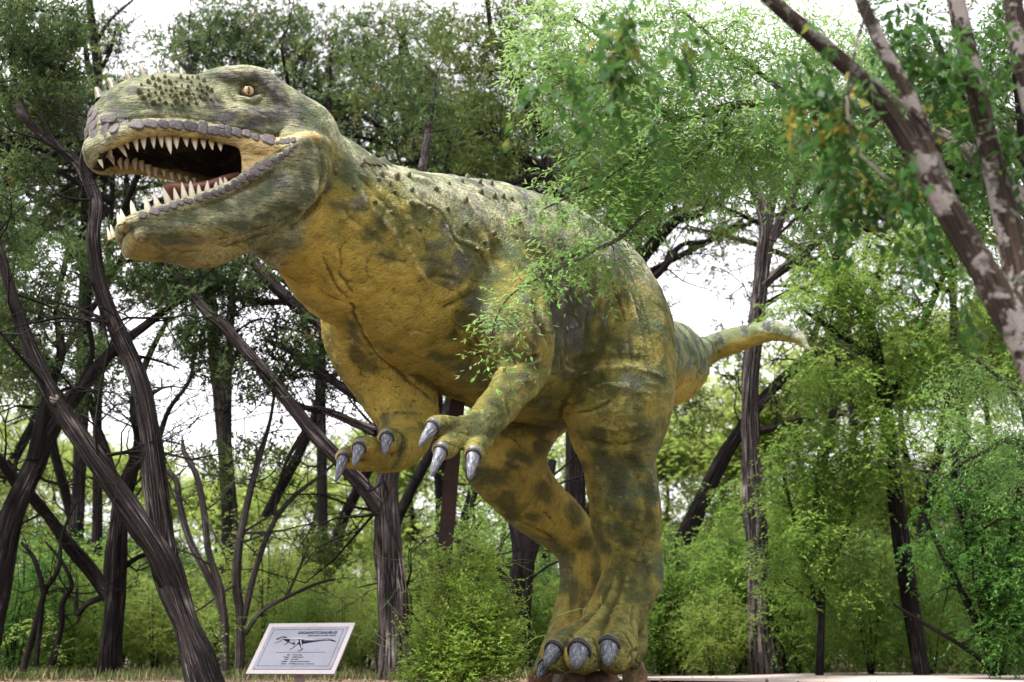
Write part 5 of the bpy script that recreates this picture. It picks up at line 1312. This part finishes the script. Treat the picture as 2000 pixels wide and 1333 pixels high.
tree('leafy_tree', 'many stemmed dark leafy tree at the right edge', 'tree',
     [[(1950, 1320, 18, 22), (1925, 1180, 18, 17), (1895, 1060, 18, 13), (1870, 950, 18, 10), (1860, 850, 18, 6)], [(1952, 1300, 18, 14), (1960, 1150, 18, 11), (1985, 1000, 18, 9), (1995, 850, 18, 6)], [(1948, 1310, 18, 12), (1900, 1200, 18, 9), (1840, 1080, 18, 7), (1800, 1000, 18, 4)], [(1955, 1310, 18, 12), (2010, 1150, 18, 9), (2040, 1000, 18, 7)],
      [(1945, 1315, 18, 8), (1890, 1270, 18, 6), (1800, 1215, 18, 5), (1745, 1180, 18, 3)]],
     [(1900, 960, 18, 90, 70, .8, 54), (1960, 1080, 17.8, 80, 90, .8, 76), (1990, 900, 18, 80, 80, .8, 50), (1960, 1230, 17.8, 70, 60, .7, 54), (1850, 1080, 18, 60, 50, .7, 26), (1990, 1160, 17.6, 60, 90, .6, 50)],
     leaves=BL(twigs=5, nl=10, tw=.28, leaf=(.055, .08), width=.40, droop=.5), leaf=DLEAF, dens=1.3, bark=DBARK, seed=31, sides=12, flute=.08, tw_r=.004)
tree('leafy_tree', 'pale feathery young tree at the right edge above the dark one', 'tree',
     [[(2060, 1330, 15, 20), (2050, 1050, 15, 16), (2020, 900, 15, 12), (1975, 860, 15, 8), (1930, 880, 15, 5), (1880, 905, 15, 3)], [(2020, 900, 15, 9), (1990, 780, 15, 7), (1930, 720, 15, 4), (1880, 690, 15, 3)]],
     [(1920, 860, 15, 60, 40, .4, 24), (1960, 790, 15, 50, 50, .4, 22), (1880, 740, 15, 50, 30, .4, 16), (1840, 830, 15, 30, 30, .3, 8), (1970, 930, 15, 40, 30, .4, 14)],
     leaves=BL(twigs=4, nl=10, tw=.26, leaf=(.04, .06), width=.30, droop=.6), leaf=ELEAF, bark=TWIG, seed=32, sides=10, flute=.05, tw_r=.003)
tree('young_tree', 'bright green leafy sapling beside the straight trunk on the right', 'tree',
     [[(1600, 1320, 20, 10), (1605, 1150, 20, 8), (1595, 1000, 20, 7), (1600, 880, 20, 4)], [(1600, 1200, 20, 6), (1560, 1050, 20, 5), (1530, 930, 20, 3)], [(1604, 1150, 20, 6), (1660, 1020, 20, 4), (1690, 920, 20, 3)]],
     [(1560, 950, 20, 80, 50, .7, 46), (1620, 1010, 19.8, 90, 60, .7, 60), (1560, 1090, 19.8, 80, 60, .7, 50), (1660, 930, 20, 70, 40, .6, 30), (1640, 1130, 20, 80, 60, .7, 46)],
     leaves=BL(twigs=5, nl=10, tw=.30, leaf=(.06, .09), width=.38, droop=.5), leaf=GLEAF, dens=1.15, bark=DBARK, seed=33, sides=10, flute=.05, tw_r=.004)

# the bright shrub in front of the statue's post
tree('shrub', 'bright green small leaved shrub growing in front of the statue post', 'shrub',
     [[(900, 1350, 12.4, 5), (905, 1230, 12.4, 4), (930, 1150, 12.4, 3), (945, 1085, 12.4, 1.6)], [(900, 1345, 12.4, 4), (880, 1220, 12.4, 3), (875, 1130, 12.4, 2), (868, 1095, 12.4, 1.4)], [(902, 1345, 12.4, 4), (950, 1240, 12.4, 3), (985, 1180, 12.4, 2), (1000, 1140, 12.4, 1.4)],
      [(898, 1345, 12.4, 4), (845, 1260, 12.3, 3), (815, 1210, 12.3, 1.5)], [(900, 1340, 12.3, 4), (925, 1240, 12.1, 3), (920, 1170, 12, 1.5)], [(904, 1345, 12.4, 4), (980, 1280, 12.3, 3), (1030, 1230, 12.3, 1.5)], [(897, 1345, 12.4, 3), (850, 1200, 12.5, 2), (850, 1150, 12.5, 1.4)]],
     [(946, 1105, 12.4, 14, 44, .10, 16), (872, 1130, 12.4, 14, 44, .10, 13), (905, 1190, 12.3, 28, 50, .2, 22), (985, 1190, 12.4, 22, 44, .15, 16), (940, 1200, 12.2, 26, 46, .2, 20), (850, 1200, 12.4, 18, 40, .15, 12), (995, 1235, 12.3, 20, 40, .2, 11), (815, 1240, 12.3, 16, 40, .15, 10),
      (900, 1270, 12.2, 50, 50, .3, 40), (965, 1270, 12.3, 46, 46, .3, 36), (845, 1290, 12.3, 36, 44, .25, 26), (1005, 1295, 12.3, 24, 30, .25, 13), (905, 1320, 12.2, 70, 26, .3, 32), (805, 1316, 12.2, 20, 22, .2, 9)],
     leaves=BL(twigs=6, nl=9, tw=.12, leaf=(.024, .040), width=.55, droop=-.25), leaf=leaf_material('bright_shrub_leaf', ((.14, .26, .030), (.215, .36, .045), (.32, .46, .085)), None, .4), bark=TWIG, twig=GSTALK, seed=40, sides=6, flute=.02, tw_r=.0018, maxr=.006, dens=1.7, side_twigs=.6)

# understorey shrubs: three kinds, copied through the wood
def bush(name, label, seed, h, w, leaves, leaf, n, stems=5, bark=DBARK):
    rr = random.Random(seed)
    limbs = []
    for i in range(stems):
        a = rr.uniform(0, 6.28); q = rr.uniform(.3, 1) * w * .6
        limbs.append([(0.03 * math.cos(a), .03 * math.sin(a), -.05, .022), (q * .4 * math.cos(a), q * .4 * math.sin(a), h * .35, .017), (q * .8 * math.cos(a + .3), q * .8 * math.sin(a + .3), h * .65, .011), (q * math.cos(a + .2), q * math.sin(a + .2), h * rr.uniform(.8, 1), .005)])
    return tree(name, label, 'shrub', limbs, [(0, 0, h * .62, w * .75, w * .75, h * .40, n), (0, 0, h * .3, w * .6, w * .6, h * .25, n // 3)], leaves=leaves, leaf=leaf, bark=bark, seed=seed, sides=6, flute=.05, metric=True, tw_r=.003, base=(0, 0, 0), maxr=.008, dens=2.2, side_twigs=.3)
US = 'leafy understorey shrubs in the wood behind the statue'
bl1 = BL(twigs=4, nl=9, tw=.26, leaf=(.05, .075), width=.5, droop=.4)
protos = [bush('shrub', 'fresh green understorey shrub with pointed leaves in the wood behind the statue', 51, 2.6, 1.3, bl1, GLEAF, 130),
          bush('shrub', 'yellowish green fine leaved understorey shrub in the wood behind the statue', 52, 2.0, 1.2, BL(twigs=5, nl=9, tw=.22, leaf=(.03, .05), width=.5, droop=.2), YLEAF, 140),
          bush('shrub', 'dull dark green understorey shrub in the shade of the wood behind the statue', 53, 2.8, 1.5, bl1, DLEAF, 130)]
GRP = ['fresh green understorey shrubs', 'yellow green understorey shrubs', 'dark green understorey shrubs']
rb = random.Random(77)
used = [0, 0, 0]
spots = []
for i in range(96):
    px = -60 + 2150 * ((i * 0.618) % 1); y = rb.uniform(22, 36)
    k = 0 if px > 1250 and rb.random() < .6 else (1 if rb.random() < .85 else rb.choice((0, 2)))
    spots.append((px, y, k, rb.uniform(.7, 1.15)))
NEAR = ['fresh green shrub at the path edge under the leaning leafy trunk on the right', 'fresh green shrub in front of the dark many stemmed tree near the right edge', 'low fresh green shrub right of the tall straight grey trunk', 'yellow green shrub low between the statue leg and the straight grey trunk', 'fresh green shrub just right of the statue heel', 'yellow green low shrub between the sign and the thick central trunk', 'small fresh green shrub just behind the right end of the sign', 'fresh green shrub between the bare black stems and the upright dark trunk', 'dark green shrub low in the bottom left corner', 'yellow green shrub behind the foot of the twin stemmed juniper', 'small fresh green shrub in front of the short shaggy trunk', 'yellow green shrub behind the bright shrub at the statue post', 'small fresh green shrub showing behind the statue feet']
n_far = len(spots)
spots += [(1700, 20.5, 0, .7), (1820, 21, 0, .75), (1560, 21.5, 0, .6), (1390, 21, 1, .6), (1330, 22, 0, .8), (660, 21, 1, .55), (590, 21, 0, .5), (120, 22, 0, .8), (30, 21, 2, .7), (300, 23, 1, .7), (1020, 22, 0, .6), (860, 21.5, 1, .6), (1180, 21, 0, .6)]
for j_, (px, y, k, s) in enumerate(spots):
    p = P(px, 1300, y); z = gz(p[0], p[1])
    if used[k] == 0: o = protos[k]; o.location = (p[0], p[1], z); o.scale = (s,) * 3; o['group'] = GRP[k]
    else: o = copy_thing(protos[k], (p[0], p[1], z), rb.uniform(0, 6.28), s, NEAR[j_ - n_far] if j_ >= n_far else None, GRP[k])
    used[k] += 1

# background junipers and broadleaf trees, copied
def bgtree(name, label, seed, h, leaf, leaves, n, lean=1.3, low=.35, dens=.65):
    rr = random.Random(seed)
    top = (rr.uniform(-lean, lean), rr.uniform(-lean, lean))
    tr = [(0, 0, -.05, .13), (top[0] * .5, -top[1] * .3, h * .2, .10), (top[0] * .2, top[1] * .9, h * .45, .08), (top[0] * 1.2, top[1] * .5, h * .7, .055), (top[0], top[1], h * .95, .03)]
    limbs = [tr]; cl = [(top[0], top[1], h * .88, 1.2, 1.2, h * .12, n // 5)]
    for i in range(8):
        t = rr.uniform(low, .88); a = rr.uniform(0, 6.28); L = h * rr.uniform(.18, .34)
        b = (top[0] * t * 1.1, top[1] * t, h * t)
        e = (b[0] + L * math.cos(a), b[1] + L * math.sin(a), b[2] + L * rr.uniform(.15, .6))
        m = ((b[0] + e[0]) / 2 + .2 * math.sin(a), (b[1] + e[1]) / 2, (b[2] + e[2]) / 2 + .2)
        limbs.append([(*b, .07), (*m, .05), (*e, .02)])
        cl.append((*e, L * .5, L * .5, L * .35, n // 8))
    return tree(name, label, 'tree', limbs, cl, leaves=leaves, leaf=leaf, bark=DBARK, seed=seed, sides=9, flute=.12, metric=True, tw_r=.008, base=(0, 0, 0), dens=dens, side_twigs=2.0)
BGP = [bgtree('juniper_tree', 'background juniper with ragged dark crown standing deep in the wood', 61, 11.5, JLEAF, JL(sprigs=7, size=.26, blade=(.08, .14), width=.028), 190, low=.62),
       bgtree('juniper_tree', 'background juniper with paler olive crown standing deep in the wood', 62, 11.0, JLEAFB, JL(sprigs=7, size=.26, blade=(.08, .14), width=.028), 190, low=.60),
       bgtree('broadleaf_tree', 'background broadleaf tree with light spring leaves deep in the wood', 63, 7.0, YLEAF, BL(twigs=5, nl=9, tw=.40, leaf=(.10, .15), width=.5, droop=.4), 210, low=.2, dens=1.5)]
BGG = ['dark background junipers', 'olive background junipers', 'light green background broadleaf trees']
bgspots = [(-70, 23, 0, 1.0), (60, 27, 1, 1.05), (170, 24, 0, .95), (-20, 30, 1, 1.2), (430, 25, 0, 1.0), (530, 28, 1, 1.1), (620, 25, 0, 1.05), (700, 29, 1, 1.15), (800, 25, 1, 1.0), (880, 29, 0, 1.1), (970, 26, 1, 1.05), (1060, 29, 0, 1.1), (1170, 27, 1, 1.05), (1270, 30, 0, 1.1),
           (1570, 27, 1, 1.0), (1680, 30, 0, 1.1), (1800, 26, 1, 1.0), (1900, 29, 0, 1.15), (2010, 25, 1, 1.05),
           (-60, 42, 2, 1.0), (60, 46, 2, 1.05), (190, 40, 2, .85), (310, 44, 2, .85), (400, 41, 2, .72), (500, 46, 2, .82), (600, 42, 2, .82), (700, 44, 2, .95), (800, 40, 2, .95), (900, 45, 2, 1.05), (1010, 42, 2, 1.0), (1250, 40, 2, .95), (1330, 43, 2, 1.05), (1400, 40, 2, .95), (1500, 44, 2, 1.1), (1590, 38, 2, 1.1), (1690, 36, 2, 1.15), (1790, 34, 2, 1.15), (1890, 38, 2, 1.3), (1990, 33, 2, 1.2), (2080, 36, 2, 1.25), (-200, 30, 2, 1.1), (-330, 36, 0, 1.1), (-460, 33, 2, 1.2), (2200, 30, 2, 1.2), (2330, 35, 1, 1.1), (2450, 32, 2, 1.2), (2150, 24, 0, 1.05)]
used = [0, 0, 0]
for px, y, k, s in bgspots:
    p = P(px, 1300, y)
    if used[k] == 0: o = BGP[k]; o.location = (p[0], p[1], 0); o.scale = (s,) * 3; o['group'] = BGG[k]
    else: copy_thing(BGP[k], (p[0], p[1], 0), rb.uniform(0, 6.28), s, None, BGG[k])
    used[k] += 1
# the far wood reads as one mass
rg = np.random.default_rng(91)
pts = []
for i in range(3400):
    px = rg.uniform(-700, 2700); y = rg.uniform(36, 60)
    top = np.interp(px, [-150, 0, 300, 420, 520, 700, 1000, 1250, 1350, 1450, 1600, 1800, 2150], [760, 800, 880, 900, 880, 840, 800, 760, 690, 680, 640, 600, 560])
    q = P(px, 1300, y); z = rg.uniform(0, 1) ** .8 * (1290 - top - rg.uniform(-30, 40)) / FPX * y
    pts.append((q[0], q[1], max(.1, z)))
dat = broad_leaves(np.array(pts), rg, twigs=6, nl=7, tw=.8, leaf=(.16, .26), width=.5, droop=.3)
obj('far_wood', leaf_mesh('far_wood', *dat[:4], rg, dat[4], dat[5]), YLEAF, kind='stuff', label='blurred mass of pale green wood far behind everything', cat='wood')
# weeds and grass along the foot of the wood
n = 5200
X = rg.uniform(-13, 15, n); Y = rg.uniform(17.5, 28, n)
onp = (X > 1.2) & (Y < 24.5 - .62 * np.maximum(0, X - 4.5) - .012 * (X - 5) ** 2 + .1)
X, Y = X[~onp], Y[~onp]; n = len(X)
m = 6
O = np.stack([X, Y, np.array([gz(a, b) for a, b in zip(X, Y)])], 1)
O = np.repeat(O, m, 0) + np.concatenate([rg.normal(0, .05, (n * m, 2)), np.zeros((n * m, 1))], 1)
D = rand_unit(rg, n * m) * .45 + np.array([0, 0, 1.0]); D /= np.linalg.norm(D, axis=1)[:, None]
L = rg.uniform(.06, .20, n * m)
T = NT('grass_blade'); r_ = T.attr('lr')
gc = T.mix(T.ramp(r_, .55, .75), (.075, .12, .028), (.19, .15, .085))
obj('grass', leaf_mesh('grass', O, D, L, L * .06 + .004, rg), T.finish(gc, .7, None, .2), kind='stuff', label='short dry and green grass along the foot of the wood', cat='grass')
# fallen leaves on the bare ground in front
n = 6000
X = rg.uniform(-7, 7, n); Y = rg.uniform(7, 21, n)
O = np.stack([X, Y, np.array([gz(a, b) for a, b in zip(X, Y)]) + .012], 1)
D = rand_unit(rg, n) * np.array([1, 1, .25]); D /= np.linalg.norm(D, axis=1)[:, None]
L = rg.uniform(.03, .07, n)
T = NT('dead_leaf'); fc = T.mix(T.attr('lr'), (.13, .075, .045), (.30, .20, .13))
obj('leaf_litter', leaf_mesh('leaf_litter', O, D, L, L * .5, rg), T.finish(fc, .8, None, .2), kind='stuff', label='dry brown leaves scattered over the bare ground', cat='leaf litter')
# ------------------------------------------------------------------ rusty post, rocks, sign
def box_verts(lo, hi):
    (a, b, c), (d, e, f) = lo, hi
    V = [(a, b, c), (d, b, c), (d, e, c), (a, e, c), (a, b, f), (d, b, f), (d, e, f), (a, e, f)]
    return V, [(0, 3, 2, 1), (4, 5, 6, 7), (0, 1, 5, 4), (1, 2, 6, 5), (2, 3, 7, 6), (3, 0, 4, 7)]
def box_mesh(name, lo, hi, bevel=0.0):
    bm = bmesh.new(); V, F = box_verts(lo, hi)
    vs = [bm.verts.new(v) for v in V]
    for f in F: bm.faces.new([vs[i] for i in f])
    if bevel: bmesh.ops.bevel(bm, geom=bm.edges[:], offset=bevel, segments=2, affect='EDGES', profile=.5)
    bmesh.ops.recalc_face_normals(bm, faces=bm.faces[:])
    me = bpy.data.meshes.new(name); bm.to_mesh(me); bm.free()
    return me
T = NT('rusty_steel'); p = T.pos(); n = T.noise(p, 9, 5, .65); f = T.noise(p, 60, 3)
c = T.mix(T.ramp(n, .35, .65), (.016, .007, .006), (.030, .012, .009)); c = T.mix(T.ramp(f, .6, .7), c, (.055, .025, .016))
RUST = T.finish(c, .75, T.bump(f, .4, .006), .3)
A = P(895, 770, 13.75); B = P(846, 1345, 13.6); B[2] = .0
Lp = float(np.linalg.norm(A - B)); hw_ = .066
prof_ = [(-hw_, -hw_), (hw_, -hw_), (hw_, -hw_ + .016), (.010, -hw_ + .016), (.010, hw_ - .016), (hw_, hw_ - .016), (hw_, hw_), (-hw_, hw_), (-hw_, hw_ - .016), (-.010, hw_ - .016), (-.010, -hw_ + .016), (-hw_, -hw_ + .016)]
V = [(x, y, z) for z in (0, Lp) for x, y in prof_]
F = [(i, (i + 1) % 12, 12 + (i + 1) % 12, 12 + i) for i in range(12)] + [tuple(range(11, -1, -1)), tuple(range(12, 24))]
post = empty('support_post', (B[0], B[1], 0.0), label='rusty brown steel post propping up the belly of the dinosaur statue', cat='post')
o = obj('steel_beam', mesh_from('steel_beam', V, F, False), RUST, post); o.matrix_world = frame_mat((0, 0, 0), A - B, (1, .12, 0))
obj('base_plate', box_mesh('base_plate', (-.17, -.17, .0), (.17, .17, .02), .003), RUST, post)
for sx in (-1, 1):
    for sy in (-1, 1): obj('bolt', horn_mesh('bolt', .035, .03, 0, 6, 2, 1, .9), RUST, post).location = (sx * .135, sy * .135, .015)
o = obj('top_plate', box_mesh('top_plate', (-.16, -.16, -.01), (.16, .16, .01), .002), RUST, post); o.matrix_world = frame_mat(A - B, A - B, (.75, -.66, 0))

def rock(label, px, py, y, rx, rz, seed, col, ry=None):
    q = P(px, py, y); sx, sz = px_size(rx, q), px_size(rz, q); sy = sx * (ry or 1.0)
    bm = bmesh.new(); bmesh.ops.create_icosphere(bm, subdivisions=4, radius=1)
    V = np.array([v.co[:] for v in bm.verts])
    k = 1 + .35 * vnoise(V + seed * 7.1, 1.3) + .22 * vnoise(V + seed * 3.3, 3.1) + .10 * vnoise(V + seed, 7.0)
    V = np.clip(V * k[:, None], -.86, .86) * np.array([sx, sy, sz]) * 1.15
    for v, c in zip(bm.verts, V): v.co = c
    me = bpy.data.meshes.new('rock'); bm.to_mesh(me); bm.free(); me.shade_smooth()
    T = NT('sandstone'); p = T.pos(); n = T.noise(p, 7, 5, .65); f = T.noise(p, 40, 4, .7)
    c = T.mix(T.ramp(n, .35, .65), col, tuple(x * .5 for x in col)); c = T.mix(T.ramp(f, .55, .7), c, tuple(min(.6, x * 1.6) for x in col))
    o = obj('rock', me, T.finish(c, .9, T.bump(f, .7, .02), .15), label=label, cat='rock')
    o.location = (q[0], q[1], max(q[2], sz * .3)); o.rotation_euler = (0, 0, seed * 1.3)
    return o
rock('reddish flat rock under the middle toe of the statue foot', 1120, 1330, 13.45, 26, 15, 1, (.13, .08, .055))
rock('larger reddish brown rock under the outer toe of the statue foot', 1172, 1328, 13.5, 32, 17, 2, (.15, .09, .062))
rock('small grey rock wedged at the inner toe of the statue foot', 1094, 1331, 13.5, 14, 14, 3, (.18, .16, .15))
rock('rounded brown rock at the left of the statue feet', 1062, 1327, 14.2, 26, 24, 4, (.14, .075, .04))
rock('upright ochre rock behind the heel of the statue foot', 1240, 1320, 14.3, 22, 32, 5, (.20, .14, .075))

# sign
SW, SL, TAU, PSI = .765, .52, R(48.7), R(20)
sc_ = P(565, 1316.5, 11.2)
wv_ = np.array([math.cos(PSI), -math.sin(PSI), 0]); bk = np.array([math.sin(PSI), math.cos(PSI), 0])
hv_ = bk * math.cos(TAU) + np.array([0, 0, 1.0]) * math.sin(TAU); nv_ = np.cross(wv_, hv_)
ctr = sc_ + hv_ * SL / 2
sign = empty('sign', (float(sc_[0] + bk[0] * .17), float(sc_[1] + bk[1] * .17), gz(sc_[0], sc_[1])), label='low tilted white information sign with a dinosaur skeleton and the heading GIGANOTOSAURUS', cat='sign')
SM = Matrix((wv_, hv_, nv_)).transposed().to_4x4(); SM.translation = Vector(ctr) - sign.location
holder = SM
def on_sign(name, me, mat, z=0.0, parent=None, xy=(0, 0)):
    o = obj(name, me, mat)
    o.parent = parent or sign
    o.matrix_local = (SM if parent is None else Matrix.Identity(4)) @ Matrix.Translation((xy[0], xy[1], z))
    return o
T = NT('sign_board'); n = T.noise(T.pos(), 6, 4); BOARD = T.finish(T.mix(T.ramp(n, .4, .7), (.175, .16, .168), (.15, .137, .145)), .6, None, .2)
T = NT('sign_plate'); n = T.noise(T.pos(), 5, 4); PLATE = T.finish(T.mix(T.ramp(n, .4, .7), (.098, .10, .126), (.085, .087, .11)), .6, None, .15)
INK = NT('sign_ink'); INK = INK.finish((.004, .005, .014), .9, None, .03); INKG = NT('sign_ink_grey'); INKG = INKG.finish((.010, .012, .022), .9, None, .03)
T = NT('screw_rust'); SCR = T.finish((.22, .07, .05), .6)
on_sign('board', box_mesh('board', (-SW / 2, -SL / 2, -.014), (SW / 2, SL / 2, 0), .002), BOARD)
plate = on_sign('plate', box_mesh('plate', (-.342, -.218, 0), (.342, .218, .004), .001), PLATE, .0005)
def flat(name, V, F, mat, z=.0055):
    return on_sign(name, mesh_from(name, [(x, y, 0) for x, y in V], F, False), mat, z, plate)
bx, by, bw = .310, .188, .0022
V = []; 
for s in (0, 1): V += [(-bx + bw * s, -by + bw * s), (bx - bw * s, -by + bw * s), (bx - bw * s, by - bw * s), (-bx + bw * s, by - bw * s)]
flat('border', V, [(0, 1, 5, 4), (1, 2, 6, 5), (2, 3, 7, 6), (3, 0, 4, 7)], INK)
flat('rule', [(-.20, -.0505), (.235, -.0505), (.235, -.048), (-.20, -.048)], [(0, 1, 2, 3)], INK)
for x, y in ((-0.326, .203), (.0, .203), (0.326, .203), (-0.326, 0), (0.326, 0), (-0.326, -.203), (0, -.203), (0.326, -.203)):
    on_sign('screw', horn_mesh('screw', .005, .012, 0, 8, 2, 1, .8), SCR, .004, plate, (x, y))
def text(name, s, size, x, y, align, mat, shear=0.0, sx=1.0):
    cu = bpy.data.curves.new(name, 'FONT'); cu.body = s; cu.size = size; cu.offset = .0009 if size > .03 else .0004; cu.align_x = align; cu.shear = shear
    cu.materials.append(mat)
    tmp = bpy.data.objects.new(name, cu); COL.objects.link(tmp)
    bpy.context.view_layer.update()
    me = bpy.data.meshes.new_from_object(tmp.evaluated_get(bpy.context.evaluated_depsgraph_get()))
    bpy.data.objects.remove(tmp)
    o = obj(name, me, mat); o.parent = plate; o.location = (x, y, .0056); o.scale = (sx, 1, 1)
    return o
text('heading', 'GIGANOTOSAURUS', .036, .262, .140, 'RIGHT', INK, .12, 1.06)
text('subheading', 'Giant lizard of the South', .023, .262, .116, 'RIGHT', INKG, .12, 1.08)
for i, (a, b) in enumerate((('Size:', '43 feet long'), ('Weight:', '13,000 pounds'), ('Diet:', 'Carnivore'), ('Habitat:', 'Argentina, South America'), ('Period:', '97 million years ago, Cretaceous'))):
    text('caption', a, .0165, -.06, -.080 - i * .0225, 'RIGHT', INK); text('caption_text', b, .0165, -.04, -.080 - i * .0225, 'LEFT', INKG)
# skeleton drawing: dark outline of the body with pale bones on it
def ribbon(C, w):
    C = catmull(np.array(C, float), 5); w = np.interp(np.linspace(0, 1, len(C)), np.linspace(0, 1, len(w)), w)
    T_ = np.gradient(C, axis=0); T_ /= np.linalg.norm(T_, axis=1)[:, None] + 1e-9
    N_ = np.stack([-T_[:, 1], T_[:, 0]], 1)
    V = np.vstack([C + N_ * w[:, None], C - N_ * w[:, None]]); n = len(C)
    return [tuple(v) for v in V], [(i, i + 1, n + i + 1, n + i) for i in range(n - 1)]
def sk(x, y): return ((x - 1000) / 1225 * .72 + .0 + (y - 580) * .00018 * -1 * .0 + .012, (580 - y) / 560 * .436)
def line(pts, w, mat, z, name): 
    V, F = ribbon([sk(*p) for p in pts], w); flat(name, V, F, mat, z)
WH = NT('sign_bone'); WH = WH.finish((.11, .112, .14), .5)
line([(555, 470), (610, 455), (660, 450), (720, 475), (800, 490), (880, 505), (960, 505), (1050, 500), (1200, 484), (1340, 478), (1420, 492), (1470, 506)], [.004, .011, .014, .016, .027, .031, .025, .017, .013, .009, .006, .002], INK, .0056, 'drawing')
line([(548, 520), (600, 508), (650, 485)], [.001, .002, .003], INKG, .0056, 'drawing')
line([(770, 500), (740, 530), (715, 545)], [.006, .003, .002], INK, .0056, 'drawing'); line([(890, 540), (860, 585), (835, 610)], [.012, .006, .003], INK, .0056, 'drawing')
line([(960, 530), (985, 570), (1012, 598), (1005, 615), (960, 628)], [.014, .008, .006, .004, .002], INK, .0056, 'drawing')
line([(600, 462), (650, 455), (700, 462), (800, 462), (880, 462), (960, 470), (1080, 480), (1250, 474), (1380, 480)], [.003, .003, .003, .004, .005, .004, .003, .002, .001], WH, .0066, 'bone')
for i in range(9):
    x = 770 + i * 13; line([(x, 470), (x + 12, 500), (x + 2, 528 - abs(i - 4) * 3)], [.0016, .0018, .0012], WH, .0067, 'bone')
for pts in ([(900, 480), (880, 520), (900, 545)], [(930, 480), (960, 525), (985, 560)], [(910, 500), (880, 550), (850, 595)], [(985, 560), (1010, 595)]): line(pts, [.004, .003, .002], WH, .0068, 'bone')
for i in range(16):
    x = 990 + i * 22; line([(x, 488 - i * .6), (x + 5, 500 - i * 1.2)], [.002, .0012], WH, .0067, 'bone')
T = NT('grey_wood'); n = T.noise(T.mapping(T.pos(), (30, 30, 3)), 1, 4); PW = T.finish(T.mix(n, (.20, .15, .13), (.36, .29, .27)), .85, T.bump(n, .4, .01))
pb = sc_ + bk * .17 + wv_ * .02
obj('post', box_mesh('post', (-.036, -.036, -.25), (.036, .036, float(ctr[2] - sign.location[2]) - .045), .004), PW, sign)
